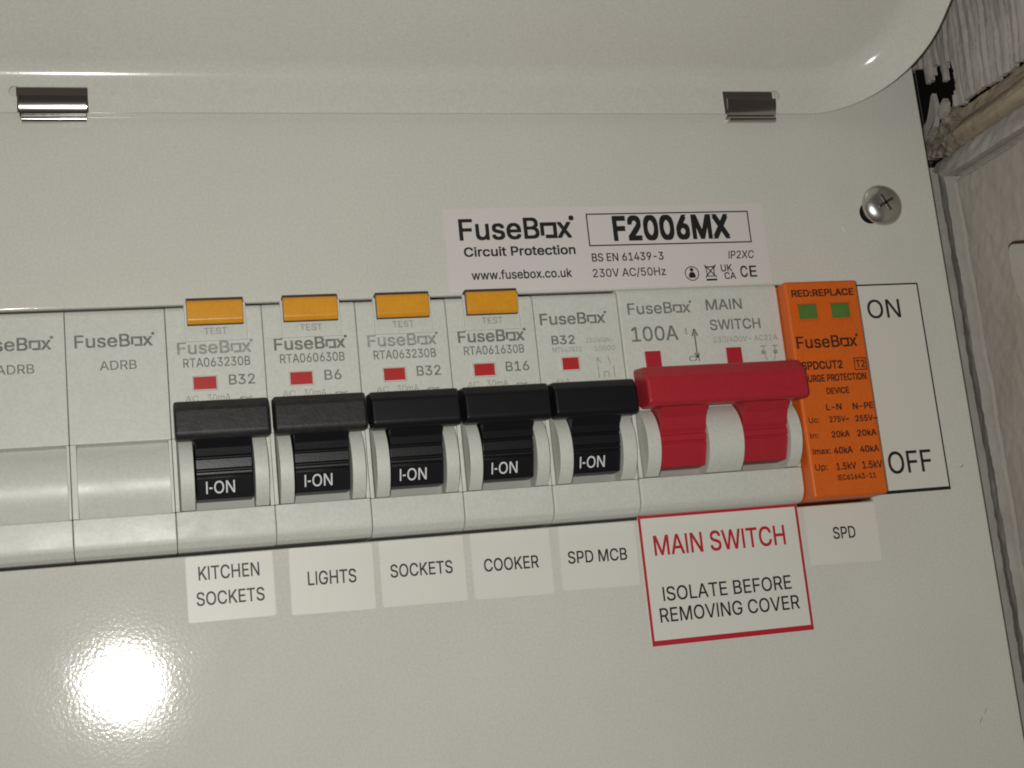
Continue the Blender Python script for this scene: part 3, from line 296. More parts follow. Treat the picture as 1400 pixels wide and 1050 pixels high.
    'f': (253, '228,379 228,327 6,327 6,379 81,0 81,432 82,452 87,470 96,486 107,499 120,510 135,519 152,525 169,529 187,530 201,530 212,529 222,527 231,525 238,523 243,521 227,468 224,470 220,471 215,472 209,473 202,474 195,474 178,472 164,468 154,460 147,449 143,435 142,419 142,0 81,327 81,379 142,379 142,327', '35,38,36;30,29,10;11,10,29;29,12,11;38,35,34;33,32,5;6,5,32;32,31,6;7,6,31;8,7,31;31,30,8;9,8,30;30,10,9;27,14,28;13,28,14;25,16,26;15,26,16;26,15,27;14,27,15;22,21,20;20,19,22;23,22,19;19,18,23;23,18,24;18,17,24;25,24,17;16,25,17;12,29,28;28,13,12;36,37,33;4,34,35;3,2,35;36,3,35;33,5,36;1,0,37;38,1,37;37,36,38'),
    'i': (166, '53,0 53,379 114,379 114,0 84,443 73,444 63,448 54,455 47,463 43,472 41,483 43,494 47,504 54,512 63,518 73,522 84,524 95,522 105,518 114,512 121,504 125,494 126,483 125,472 121,463 114,455 105,448 95,444', '10,9,11;4,15,14;5,4,6;7,6,4;4,14,7;9,8,7;11,9,7;7,14,11;14,13,11;12,11,13;23,22,24;25,24,22;22,21,19;21,20,19;25,22,18;22,19,18;1,0,3;3,2,1;27,26,4;26,25,4;25,18,4;18,17,4;15,4,17;17,16,15'),
    'k': (380, '110,137 110,212 121,212 284,379 360,379 184,199 177,199 53,0 53,509 114,509 114,0 294,0 148,186 191,229 372,0 114,212 114,141 154,178 201,216', '1,15,9;0,7,10;7,0,1;8,7,1;1,9,8;5,13,6;11,14,5;13,5,18;4,3,13;1,0,16;12,6,13;13,3,2;5,14,18;0,10,16;6,12,17;12,2,15;15,16,12;15,1,16;5,6,17;11,5,17;12,16,17;2,12,13;4,13,18'),
    'm': (610, '53,0 53,379 112,379 112,295 108,295 114,314 122,331 132,346 144,358 158,368 172,376 187,382 203,385 219,386 245,383 268,375 287,361 303,342 314,320 321,295 312,295 318,312 326,329 337,343 350,356 364,366 381,375 398,381 417,385 437,386 458,385 478,380 497,372 514,361 529,346 541,328 550,307 555,283 557,255 557,0 496,0 496,254 493,279 485,298 473,313 456,323 438,329 419,330 402,329 387,326 374,320 363,312 353,302 345,290 340,277 336,263 335,247 335,0 274,0 274,260 272,280 265,297 253,311 238,322 220,328 199,330 185,329 171,326 158,320 145,312 135,302 126,289 119,274 115,257 114,238 114,0 112,308 317,309', '75,74,0;1,0,74;4,1,74;74,73,4;68,67,8;67,9,8;6,70,69;7,6,69;69,68,7;68,8,7;4,73,72;3,4,72;72,71,3;71,70,3;5,3,70;70,6,5;1,4,2;65,11,66;10,66,11;64,63,14;13,12,64;64,14,13;64,12,65;11,65,12;59,20,60;61,60,20;20,18,61;18,17,61;62,61,17;17,16,62;62,16,63;16,15,63;14,63,15;9,67,66;66,10,9;55,54,19;54,53,19;50,25,24;26,49,48;48,27,26;25,50,49;49,26,25;19,53,52;21,19,52;22,21,52;52,51,22;23,22,51;51,50,23;50,24,23;29,47,46;31,30,45;46,45,30;29,46,30;41,40,39;39,38,41;38,37,41;41,37,42;37,36,42;43,42,36;36,35,43;35,34,43;44,43,34;34,33,44;33,32,44;45,44,32;31,45,32;27,48,47;28,27,47;47,29,28;57,56,58;59,58,56;56,55,59;20,59,55;55,19,20;20,19,77;3,5,76;4,3,76;2,4,76;19,21,77;18,20,77'),
    'n': (410, '114,227 114,0 53,0 53,379 112,379 112,287 102,287 116,319 132,344 152,362 175,374 200,382 227,384 252,383 275,377 295,369 313,356 328,340 341,321 350,298 355,271 357,240 357,0 296,0 296,235 293,263 286,286 273,304 256,318 235,326 210,329 192,328 176,324 161,317 147,308 136,297 126,283 119,266 115,248 112,310', '1,0,2;3,2,0;6,3,0;0,38,6;3,6,4;10,32,31;9,33,32;32,10,9;8,34,33;33,9,8;6,38,37;5,6,37;37,36,5;36,35,5;7,5,35;35,34,7;34,8,7;12,29,13;29,12,30;11,30,12;28,14,29;13,29,14;24,23,22;22,21,24;24,21,25;21,20,25;20,19,25;26,25,19;19,18,26;18,17,26;27,26,17;17,16,27;28,27,16;16,15,28;14,28,15;30,11,31;10,31,11;5,7,39;6,5,39;4,6,39'),
    'o': (415, '207,-8 174,-5 144,3 117,16 93,35 72,58 56,85 44,116 37,150 34,187 37,225 44,260 56,291 72,318 93,341 117,360 144,374 174,382 207,384 241,382 271,374 299,360 323,341 343,318 359,291 371,260 379,225 381,187 379,150 371,116 359,85 343,58 323,35 299,16 271,3 241,-5 207,46 231,49 252,55 270,66 285,80 298,97 307,117 314,139 318,163 319,187 318,212 314,236 307,258 298,278 285,296 270,310 252,321 231,328 207,330 184,328 163,321 145,310 130,296 118,278 108,258 102,236 98,212 96,187 98,163 102,139 108,117 118,97 130,80 145,66 163,55 184,49', '7,6,66;66,65,7;8,7,65;65,64,8;9,8,64;64,63,9;63,62,9;10,9,62;62,61,10;11,10,61;61,60,11;12,11,60;0,36,1;36,71,1;1,71,2;71,70,2;3,2,70;69,3,70;57,56,15;16,15,56;56,55,16;55,17,16;3,69,4;69,68,4;5,4,68;68,67,5;6,5,67;66,6,67;12,60,59;13,12,59;59,58,13;14,13,58;58,57,14;57,15,14;18,54,53;18,53,19;37,35,34;38,37,34;34,33,38;39,38,33;51,21,52;21,20,52;53,52,20;19,53,20;30,29,42;43,42,29;29,28,43;44,43,28;28,27,44;45,44,27;46,45,27;27,26,46;47,46,26;26,25,47;48,47,25;25,24,48;39,33,32;40,39,32;32,31,40;41,40,31;31,30,41;30,42,41;48,24,49;24,23,49;50,49,23;23,22,50;51,50,22;21,51,22;36,0,35;35,37,36;54,18,55;17,55,18'),
    'p': (424, '53,-143 53,379 112,379 112,319 118,319 123,327 130,336 137,346 147,355 158,364 171,373 188,379 207,383 229,384 259,382 287,374 313,361 335,342 354,320 370,293 381,261 388,227 390,189 388,151 381,116 370,84 355,57 336,34 313,16 288,3 260,-6 229,-8 208,-7 189,-3 173,4 159,12 147,21 138,31 130,41 124,50 118,59 114,59 114,-143 220,47 242,49 262,55 279,66 294,80 306,97 316,117 323,139 327,163 328,189 327,215 323,239 316,261 307,281 295,298 280,311 262,322 243,328 220,330 198,328 178,322 161,312 147,299 134,282 125,263 118,241 114,216 113,189 114,162 118,138 125,115 135,95 147,78 162,65 179,55 198,49', '3,2,1;41,71,0;1,0,71;71,70,1;70,69,1;0,42,41;73,72,41;71,41,72;1,69,68;3,1,68;68,67,3;33,78,34;78,77,34;10,63,62;62,11,10;34,77,35;36,35,77;77,76,36;37,36,76;8,7,64;64,63,8;9,8,63;63,10,9;37,76,38;39,38,76;76,75,39;40,39,75;75,74,40;41,40,74;73,41,74;3,67,66;4,3,66;66,65,4;5,4,65;65,64,5;6,5,64;64,7,6;31,43,32;60,14,13;30,44,31;43,31,44;60,13,61;12,61,13;58,15,59;46,45,29;29,45,30;44,30,45;14,60,59;59,15,14;25,24,49;50,49,24;24,23,50;51,50,23;23,22,51;52,51,22;53,52,22;22,21,53;54,53,21;21,20,54;55,54,20;20,19,55;46,29,28;28,27,46;47,46,27;27,26,47;48,47,26;26,25,48;25,49,48;55,19,56;19,18,56;57,56,18;18,17,57;58,57,17;17,16,58;15,58,16;78,33,32;32,43,78;61,12,62;11,62,12'),
    'r': (259, '53,0 53,379 112,379 112,321 115,321 124,339 137,354 152,367 171,377 191,383 213,385 218,385 223,385 229,384 243,384 243,322 241,323 236,324 230,324 223,325 215,326 207,326 190,324 174,321 159,315 146,306 135,296 126,284 119,269 115,254 114,237 114,0', '3,2,1;31,30,0;1,0,30;30,29,1;3,1,29;25,24,5;24,6,5;3,29,28;28,27,3;4,3,27;27,26,4;26,25,4;25,5,4;8,23,22;22,9,8;10,21,20;20,11,10;9,22,21;21,10,9;18,13,19;15,14,16;17,16,14;13,18,17;17,14,13;19,13,20;13,12,20;11,20,12;6,24,23;7,6,23;23,8,7'),
    's': (365, '182,-8 157,-7 133,-3 112,3 93,12 76,24 62,38 50,54 41,73 36,94 94,107 101,87 111,72 124,60 141,52 160,47 181,45 206,47 227,53 244,62 258,74 265,88 268,103 266,115 262,126 254,136 243,144 229,150 212,155 149,170 118,180 92,192 72,208 58,227 50,249 47,274 49,295 55,314 65,332 79,347 95,360 115,370 137,378 161,383 187,384 212,383 234,379 254,372 271,363 286,352 299,339 309,324 318,308 324,290 268,277 262,291 254,304 243,316 228,325 210,331 187,333 166,331 147,326 131,317 119,305 111,292 109,277 110,264 115,253 124,243 136,235 152,229 172,223 229,209 261,200 287,187 306,171 320,153 328,131 331,107 329,85 323,65 312,47 298,31 281,18 260,6 236,-2 210,-7', '5,12,6;12,11,6;7,6,11;8,7,11;11,10,8;9,8,10;34,33,67;35,34,67;67,66,35;36,35,66;66,65,36;37,36,65;38,37,65;0,16,1;16,15,1;71,29,72;1,15,2;15,14,2;3,2,14;13,3,14;29,71,30;70,30,71;41,63,62;42,41,62;62,61,42;61,43,42;3,13,4;5,4,13;12,5,13;30,70,31;70,69,31;32,31,69;69,68,32;33,32,68;67,33,68;38,65,64;39,38,64;64,63,39;40,39,63;63,41,40;27,73,28;60,59,45;44,60,45;17,87,86;18,17,86;86,85,18;85,19,18;26,74,27;73,27,74;57,47,58;47,46,58;59,58,46;45,59,46;82,81,21;81,80,21;22,21,80;80,79,22;23,22,79;79,78,23;78,77,23;24,23,77;77,76,24;53,52,54;55,54,52;52,51,55;19,85,84;20,19,84;84,83,20;83,82,20;82,21,20;24,76,25;76,75,25;26,25,75;74,26,75;55,51,56;51,50,56;50,49,56;57,56,49;49,48,57;47,57,48;16,0,87;87,17,16;72,29,28;28,73,72;43,61,60;60,44,43'),
    't': (227, '204,379 204,327 6,327 6,379 65,471 126,471 126,98 127,83 130,70 136,61 144,55 156,51 170,50 175,50 180,50 185,51 191,52 197,53 202,54 213,2 207,0 200,-2 192,-3 184,-3 176,-4 168,-4 138,-1 113,7 92,21 77,41 68,64 65,93 126,379 126,327 65,327 65,379', '11,10,26;26,10,27;10,9,27;28,27,9;29,28,9;9,8,29;30,29,8;8,7,30;31,30,7;7,6,31;33,34,6;12,25,24;24,13,12;14,23,15;13,24,23;23,14,13;20,19,17;18,17,19;15,23,22;16,15,22;22,21,16;21,20,16;20,17,16;11,26,25;25,12,11;32,35,33;5,4,32;1,0,32;33,1,32;31,6,34;3,2,34;35,3,34;34,33,35;35,32,4'),
    'u': (410, '182,-5 158,-3 135,2 115,11 97,23 82,39 69,59 60,82 54,109 53,139 53,379 114,379 114,144 116,117 124,94 137,75 154,61 175,53 200,50 218,51 234,55 249,62 263,71 274,83 283,97 290,113 295,132 296,153 296,379 357,379 357,0 298,0 298,92 307,92 294,60 277,35 257,17 234,5 209,-3 298,70', '10,9,12;12,11,10;17,0,18;0,17,1;16,1,17;1,16,2;3,2,16;15,3,16;3,15,4;5,4,15;15,14,5;6,5,14;7,6,14;14,13,7;8,7,13;9,8,13;12,9,13;19,38,37;37,20,19;20,37,36;21,20,36;36,35,21;35,22,21;30,33,31;32,33,25;26,25,33;27,26,33;33,30,27;30,29,27;28,27,29;22,35,34;23,22,34;34,32,23;24,23,32;32,25,24;18,0,38;38,19,18;32,34,39;33,32,39;31,33,39'),
    'w': (567, '138,0 23,379 87,379 133,214 140,190 147,164 154,137 161,107 168,75 175,41 165,41 172,74 179,105 186,135 192,163 199,189 206,214 252,379 316,379 362,214 368,189 375,163 382,136 388,106 395,75 402,41 391,41 399,75 406,106 413,135 420,163 427,189 434,214 480,379 545,379 429,0 368,0 319,172 314,189 309,207 305,225 300,243 295,262 291,280 286,299 281,318 277,338 291,338 286,319 281,299 277,280 272,262 267,243 263,225 258,207 253,189 248,172 199,0 170,65 397,66 283,309', '2,1,3;6,5,0;4,0,5;3,1,0;0,4,3;10,9,58;10,8,0;8,7,0;6,0,7;15,14,56;56,55,15;55,16,15;49,45,50;46,50,45;16,55,54;54,53,16;53,52,16;52,51,16;51,50,16;50,46,16;17,16,46;10,0,57;9,10,57;11,9,57;12,11,57;57,56,12;13,12,56;56,14,13;48,44,43;48,43,47;37,20,38;20,19,38;39,38,19;39,19,40;41,40,19;42,41,19;43,42,19;47,43,19;19,18,47;26,25,59;25,27,59;26,24,23;34,33,32;29,28,35;30,29,35;31,30,35;35,34,31;34,32,31;27,25,35;35,28,27;35,25,36;25,26,36;26,23,36;37,36,23;23,22,37;22,21,37;20,37,21;45,49,60;45,60,48;46,45,48;48,47,46;17,46,47;47,18,17;9,11,58;8,10,58;24,26,59;44,48,60'),
    'x': (378, '21,0 171,218 171,171 29,379 100,379 147,306 159,287 170,270 179,253 188,237 198,221 207,206 175,206 185,221 194,237 202,253 211,270 222,287 233,306 282,379 352,379 209,169 209,214 358,0 287,0 231,85 219,103 209,120 200,136 191,152 182,167 173,182 205,182 195,167 187,152 178,136 170,120 160,103 148,85 91,0 155,195 191,232 224,192 189,156', '5,4,3;0,39,38;1,2,31;31,12,1;2,35,34;34,30,2;31,2,30;1,12,13;13,9,1;9,8,1;35,2,36;37,36,2;38,37,2;0,38,2;2,1,40;5,3,1;6,5,1;7,6,1;1,8,7;21,11,32;27,21,28;29,28,21;33,29,21;21,32,33;16,22,17;19,18,20;24,23,25;20,18,22;17,22,18;21,27,26;26,25,21;25,23,21;21,23,42;21,42,22;11,21,22;10,11,22;14,10,22;15,14,22;22,16,15;33,30,43;31,30,33;33,32,31;12,31,32;32,11,12;13,12,11;11,10,13;13,10,41;1,3,40;0,2,40;10,14,41;9,13,41;20,22,42;30,34,43;29,33,43'),
    'z': (380, '42,0 42,46 254,320 254,323 48,323 48,379 333,379 333,331 126,60 126,56 339,56 339,0', '1,0,9;9,8,1;1,8,2;3,2,7;7,2,8;3,7,6;9,0,11;11,10,9;5,4,3;3,6,5'),
    '~': (453, '52,150 53,176 58,199 66,218 76,233 89,246 103,255 119,261 135,265 151,266 168,265 183,262 197,256 212,247 228,235 246,221 257,211 267,204 275,198 282,195 290,193 299,192 312,194 323,199 332,207 339,219 343,234 344,253 400,253 399,226 394,204 386,185 376,170 364,157 349,148 334,142 318,138 301,137 284,138 269,141 254,148 239,156 224,168 207,182 195,191 185,199 177,204 170,208 162,210 154,210 141,209 130,204 121,196 114,185 109,169 108,150', '55,54,0;1,0,54;2,1,54;54,53,2;3,2,53;53,52,3;4,3,52;5,4,52;52,51,5;6,5,51;51,7,6;9,50,49;48,10,49;9,49,10;45,13,46;13,12,46;47,46,12;12,11,47;48,47,11;10,48,11;7,51,50;8,7,50;50,9,8;37,21,38;21,20,38;38,20,39;20,19,39;40,39,19;19,18,40;41,40,18;17,41,18;23,35,34;34,33,23;24,23,33;33,32,24;32,31,24;25,24,31;31,30,25;26,25,30;30,29,26;29,28,26;27,26,28;21,37,36;22,21,36;36,35,22;35,23,22;41,17,42;17,16,42;16,15,42;43,42,15;15,14,43;44,43,14;45,44,14;13,45,14'),
}

_gl = {}
for _c, (_a, _v, _f) in GLYPHS.items():
    _gl[_c] = (_a / 1000, [tuple(int(q) / 1000 for q in p.split(',')) for p in _v.split()],
               [tuple(int(q) for q in p.split(',')) for p in _f.split(';')] if _f else [])
CAP = max(y for x, y in _gl['H'][1])
_gl['\u00b7'] = (0.215, [(0.03, 0.195), (0.165, 0.195), (0.165, 0.26), (0.03, 0.26)], [(0, 1, 2, 3)])

def raw_text(s, spacing=0.0):
    vs, fs, pen = [], [], 0.0
    for c in s:
        adv, v, f = _gl[c]
        k = len(vs)
        vs += [(x + pen, y) for x, y in v]
        fs += [tuple(i + k for i in q) for q in f]
        pen += adv + spacing
    return vs, fs

def print_mesh(name, vs, fs, bold):
    """vs: function from a shift (dx, dy) to world points; heavier strokes are overprinted, each pass a hair above the last"""
    V, F = [], []
    shifts = [(0, 0)] if bold <= 0.0005 else [(0, 0), (bold, bold), (-bold, bold), (bold, -bold), (-bold, -bold)]
    for i, (dx, dy) in enumerate(shifts):
        k = len(V)
        for p in vs(dx, dy):
            V.append(p + Vector((0, -i * .0025 * MM, 0)))
        F += [tuple(j + k for j in q) for q in fs]
    me = bpy.data.meshes.new(name)
    me.from_pydata(V, [], F)
    return me

def flat_on(N):
    return lambda X, Z: W(X, N, Z)

def letter(s, x0, x1, z0, z1, on, material, parent, bold=0.0, tilt=0.0, name="lettering", slant=0.0):
    """text s from x0 to x1, baseline z0, capital height up to z1; on(X, Z) puts it on its surface"""
    vs, fs = raw_text(s)
    ax = min(v[0] for v in vs); bx_ = max(v[0] for v in vs)
    sx = (x1 - x0) / (bx_ - ax); sz = (z1 - z0) / CAP
    def pts(dx, dy):
        return [on(x0 + (x + dx - ax) * sx + slant * y * sz, z0 + (y + dy) * sz + tilt * (x - ax) / (bx_ - ax)) for x, y in vs]
    return link(name, print_mesh(name, pts, fs, bold), material, parent)

def logo(x0, x1, z0, z1, on, material, parent, bold=0.0, reg=True, tilt=0.0):
    """FuseBox wordmark: its o is a small open square"""
    V, F = [], []
    def add(vs, fs):
        k = len(V); V.extend(vs); F.extend([tuple(i + k for i in f) for f in fs])
    a, fa = raw_text("FuseB"); x, fx = raw_text("x")
    wa = max(v[0] for v in a)
    xh = max(v[1] for v in x)
    add(a, fa)
    t = 0.066
    q0 = wa + 0.055; q1 = q0 + xh * 1.02
    for r in ((q0, q1, xh - t, xh), (q0, q0 + t, 0.07, xh - t), (q1 - t, q1, 0, xh - t), (q0 + 0.12, q1 - t, 0, t)):
        add([(r[0], r[2]), (r[1], r[2]), (r[1], r[3]), (r[0], r[3])], [(0, 1, 2, 3)])
    mx = min(v[0] for v in x)
    off = q1 + 0.03 - mx
    add([(vx + off, vy) for vx, vy in x], fx)
    tot = max(v[0] for v in V)
    ax = min(v[0] for v in V)
    if reg:
        cx, cz, ro, ri = tot + 0.035, CAP * 0.96, 0.05, 0.02
        ring = []
        for i in range(12):
            c, s_ = math.cos(i * math.tau / 12), math.sin(i * math.tau / 12)
            ring += [(cx + ro * c, cz + ro * s_), (cx + ri * c, cz + ri * s_)]
        add(ring, [(2 * i, (2 * i + 2) % 24, (2 * i + 3) % 24, 2 * i + 1) for i in range(12)])
    sx = (x1 - x0) / (tot - ax); sz = (z1 - z0) / CAP
    def pts(dx, dy):
        return [on(x0 + (vx + dx - ax) * sx, z0 + (vy + dy) * sz + tilt * (vx - ax) / (tot - ax)) for vx, vy in V]
    return link("wordmark", print_mesh("wordmark", pts, F, bold), material, parent)

def strokes(name, segs, on, material, parent):
    """flat printed lines: (x0, z0, x1, z1, width)"""
    V, F = [], []
    for x0, z0, x1, z1, w in segs:
        d = Vector((x1 - x0, z1 - z0)).normalized() * w / 2
        n = Vector((-d.y, d.x))
        k = len(V)
        for px, pz in ((x0 - n.x, z0 - n.y), (x1 - n.x, z1 - n.y), (x1 + n.x, z1 + n.y), (x0 + n.x, z0 + n.y)):
            V.append(on(px, pz))
        F.append((k, k + 1, k + 2, k + 3))
    me = bpy.data.meshes.new(name)
    me.from_pydata(V, [], F)
    return link(name, me, material, parent)

def frame_lines(name, x0, x1, z0, z1, w, on, material, parent, wb=None):
    wb = wb or w
    V, F = [], []
    for a, b, c, d in ((x0, x1, z1 - w, z1), (x0, x1, z0, z0 + wb), (x0, x0 + w, z0 + wb, z1 - w), (x1 - w, x1, z0 + wb, z1 - w)):
        k = len(V)
        V += [on(a, c), on(b, c), on(b, d), on(a, d)]
        F.append((k, k + 1, k + 2, k + 3))
    me = bpy.data.meshes.new(name)
    me.from_pydata(V, [], F)
    return link(name, me, material, parent)

# ------------------------------------------------------------------ the consumer unit (steel enclosure)
XL, XR, ZB, ZT = -70.0, 170.2, -106.0, 60.0
HX0, HX1, HZ0, HZ1 = -36.3, 143.6, -46.6, 1.35
unit = thing('consumer_unit', 'white powder coated steel consumer unit with its lid hinged open', 'fuse box', None)

bm = bmesh.new()
xs, zs = [XL, HX0, HX1, XR], [ZB, HZ0, HZ1, ZT]
TH = 1.2
def grid(n):
    return [[bm.verts.new(W(x, n, z)) for z in zs] for x in xs]
g0, g1 = grid(0.0), grid(-TH)
for i in range(3):
    for j in range(3):
        if i == 1 and j == 1:
            continue
        for g in (g0, g1):
            bm.faces.new((g[i][j], g[i + 1][j], g[i + 1][j + 1], g[i][j + 1]))
for i in range(3):
    for j in (0, 3):
        bm.faces.new((g0[i][j], g0[i + 1][j], g1[i + 1][j], g1[i][j]))
        bm.faces.new((g0[j][i], g0[j][i + 1], g1[j][i + 1], g1[j][i]))
for i in (1, 2):
    bm.faces.new((g0[1][i], g0[2][i], g1[2][i], g1[1][i]))
    bm.faces.new((g0[i][1], g0[i][2], g1[i][2], g1[i][1]))
bmesh.ops.recalc_face_normals(bm, faces=bm.faces)
es = [e for e in bm.edges if len(e.link_faces) == 2 and e.calc_face_angle(0) > 1.0 and
      abs(e.verts[0].co.y) < 1e-6 and abs(e.verts[1].co.y) < 1e-6]
bmesh.ops.bevel(bm, geom=es, offset=0.45 * MM, segments=3, profile=0.5, affect='EDGES')
from_bm('front_cover', bm, M_COAT, unit, smooth=40)

bm = bmesh.new()                                    # back box, open towards the cover
o_, i_ = (XL + .8, XR - .8, ZB + .8, ZT - .8), (XL + 2, XR - 2, ZB + 2, ZT - 2)
def rect(r, n):
    return [bm.verts.new(W(x, n, z)) for x, z in ((r[0], r[2]), (r[1], r[2]), (r[1], r[3]), (r[0], r[3]))]
A, B, C, D = rect(o_, -TH - .05), rect(o_, -88), rect(i_, -TH - .05), rect(i_, -86.8)
for k in range(4):
    l = (k + 1) % 4
    bm.faces.new((A[k], A[l], B[l], B[k])); bm.faces.new((C[k], C[l], D[l], D[k])); bm.faces.new((A[k], A[l], C[l], C[k]))
bm.faces.new(B); bm.faces.new(D)
from_bm('back_box', bm, M_COAT, unit)

# ---- lid, open: a shallow pressed tray whose short flange lies against the cover
AL = math.radians(32)
HN, HZ = 1.35, 40.0
def lid_pt(u, s, d):
    """u along X, s across the rim plane from the hinge edge, d = depth of the tray behind the rim"""
    return W(u, HN + s * math.cos(AL) - d * math.sin(AL), HZ + s * math.sin(AL) + d * math.cos(AL))
LX0, LX1, LS, LR = -64.5, 164.6, 112.0, 24.0
def lid_ring(ins, d, n=14):
    x0, x1, s0, s1, r = LX0 + ins, LX1 - ins, ins, LS - ins, LR - ins
    out = []
    for cx, cs, a0 in ((x1 - r, s1 - r, 0), (x0 + r, s1 - r, 90), (x0 + r, s0 + r, 180), (x1 - r, s0 + r, 270)):
        for i in range(n + 1):
            a = math.radians(a0 + 90 * i / n)
            out.append(lid_pt(cx + r * math.cos(a), cs + r * math.sin(a), d))
    return out
wl, t_, w_ = 8.6, 8.6 * math.sin(AL), 8.6 * math.cos(AL)
path = [(0.0, 0.0)]
path.append((t_ * .35, w_ * .35)); path.append((t_ * .62, w_ * .62))
# fillet between flange and face: quadratic through the corner
p0, p1, p2 = Vector((t_ * .62, w_ * .62)), Vector((t_, w_)), Vector((t_ + 3.4, w_))
for i in range(1, 11):
    k = i / 10
    q = p0 * (1 - k) ** 2 + p1 * 2 * k * (1 - k) + p2 * k * k
    path.append((q.x, q.y))
path.append((t_ + 6, w_)); path.append((t_ + 14, w_ + .15))
bm = bmesh.new()
rings = [[bm.verts.new(v) for v in lid_ring(a, b)] for a, b in path]
K = len(rings[0])
for r0, r1 in zip(rings, rings[1:]):
    for i in range(K):
        bm.faces.new((r0[i], r0[(i + 1) % K], r1[(i + 1) % K], r1[i]))
bm.faces.new(rings[-1])
bmesh.ops.recalc_face_normals(bm, faces=bm.faces)
big = max(bm.faces, key=lambda f: f.calc_area())
big.normal_update()
want = Vector((0, -math.sin(AL), -math.cos(AL)))
if big.normal.dot(want) < 0:
    bmesh.ops.reverse_faces(bm, faces=bm.faces)
me = bpy.data.meshes.new('lid'); bm.to_mesh(me); bm.free()
lid = link('lid', me, M_LID, unit)
sm = lid.modifiers.new('th', 'SOLIDIFY'); sm.thickness = 0.4 * MM; sm.offset = -1
# hinge slots cut through the flange
CL = [(-25.0, -12.0, -1), (121.2, 133.4, 1)]
bm = bmesh.new()
for x0, x1, s in CL:
    box(bm, x0, x1, -3, 6, 36, 45.2)
    cx = x0 - .3 if s < 0 else x1 + .3
    ring0 = [bm.verts.new(W(cx + 1.15 * math.cos(a * math.tau / 16), -3, 44.3 + 1.15 * math.sin(a * math.tau / 16))) for a in range(16)]
    ring1 = [bm.verts.new(W(cx + 1.15 * math.cos(a * math.tau / 16), 6, 44.3 + 1.15 * math.sin(a * math.tau / 16))) for a in range(16)]
    bm.faces.new(ring0); bm.faces.new(list(reversed(ring1)))
    for i in range(16):
        j = (i + 1) % 16
        bm.faces.new((ring0[j], ring0[i], ring1[i], ring1[j]))
cut = from_bm('cutter', bm, M_DARK)
bo = lid.modifiers.new('cut', 'BOOLEAN'); bo.operation = 'DIFFERENCE'; bo.object = cut; bo.solver = 'EXACT'; bo.use_self = True
dg = bpy.context.evaluated_depsgraph_get()
me2 = bpy.data.meshes.new_from_object(lid.evaluated_get(dg))
lid.modifiers.clear()
lid.data = me2
bpy.data.objects.remove(cut)
me2.materials.clear(); me2.materials.append(M_LID)
for p in me2.polygons:
    p.use_smooth = True
me2.set_sharp_from_angle(angle=math.radians(35))

# polished hinge leaf standing in each slot
for x0, x1, s in CL:
    prof, inner = [], []
    for i in range(21):
        a = math.radians(-92 + 97 * i / 20)
        prof.append((.1 + 2.5 * math.cos(a), 42.7 + 3.7 * math.sin(a)))
        inner.append((.1 + 2.15 * math.cos(a), 42.7 + 3.3 * math.sin(a)))
    bm = bmesh.new()
    prism(bm, prof + list(reversed(inner)), x0 + .35, x1 - .35)
    clip = from_bm('hinge_clip', bm, M_CHROME, unit, smooth=40)
    bm = bmesh.new()
    prism(bm, [(1.0 + .85 * math.cos(math.radians(q)), 38.75 + .75 * math.sin(math.radians(q))) for q in range(0, 360, 20)], x0 + .7, x1 - .5)
    from_bm('rolled_edge', bm, M_CHROME, clip, smooth=40)
    bm = bmesh.new()
    box(bm, x0 - .2, x1 + .2, .03, .25, 40.5, 45.6)
    from_bm('hinge_slot_shade', bm, M_SLOTDARK, unit)  # dark sheet added behind the leaf as the slot's shade

# ---- cover screw (pan head, standing proud on its shank)
SX, SZ, SN = 153.3, 17.1, 5.0
bm = bmesh.new()
prof = [(0.0, 2.3), (1.6, 2.24), (2.8, 2.02), (3.6, 1.62), (4.25, 1.05), (4.6, .4), (4.55, 0.0), (4.1, -.25), (1.7, -.3)]
NS = 40
rg = []
for r, h in prof:
    rg.append([bm.verts.new(W(SX + max(r, .02) * math.cos(a * math.tau / NS), SN + h, SZ + max(r, .02) * math.sin(a * math.tau / NS))) for a in range(NS)])
for r0, r1 in zip(rg, rg[1:]):
    for i in range(NS):
        bm.faces.new((r0[i], r0[(i + 1) % NS], r1[(i + 1) % NS], r1[i]))
bm.faces.new(rg[0]); bm.faces.new(rg[-1])
screw = from_bm('cover_screw', bm, M_SCREW, unit, smooth=45)
bm = bmesh.new()                                     # cross recess: dark bars, its shade put into their colour
for k in range(2):
    a = math.radians(28 + 90 * k)
    d, n = Vector((math.cos(a), math.sin(a))), Vector((-math.sin(a), math.cos(a)))
    V = []
    for nn in (SN + 1.2, SN + 2.33):
        for p, q in ((-2.0, -.3), (2.0, -.3), (2.0, .3), (-2.0, .3)):
            v = d * p + n * q
            hh = nn if nn < SN + 2 else SN + 2.34
            V.append(bm.verts.new(W(SX + v.x, hh, SZ + v.y)))
    for f in ((0, 1, 2, 3), (4, 5, 6, 7), (0, 1, 5, 4), (1, 2, 6, 5), (2, 3, 7, 6), (3, 0, 4, 7)):
        bm.faces.new([V[i] for i in f])
from_bm('cross_recess', bm, mat("recess_shade_steel", (0.18, 0.175, 0.165), 0.4, 1.0), screw)
bm = bmesh.new()
rg = []
for h, r in ((-3, 1.5), (.2, 1.5), (.2, 1.75), (.9, 1.75), (.9, 1.45), (1.7, 1.45), (1.7, 1.75), (2.4, 1.75), (2.4, 1.45), (4.8, 1.5)):
    rg.append([bm.verts.new(W(SX + r * math.cos(a * math.tau / 20), h, SZ + r * math.sin(a * math.tau / 20))) for a in range(20)])
for r0, r1 in zip(rg, rg[1:]):
    for i in range(20):
        bm.faces.new((r0[i], r0[(i + 1) % 20], r1[(i + 1) % 20], r1[i]))
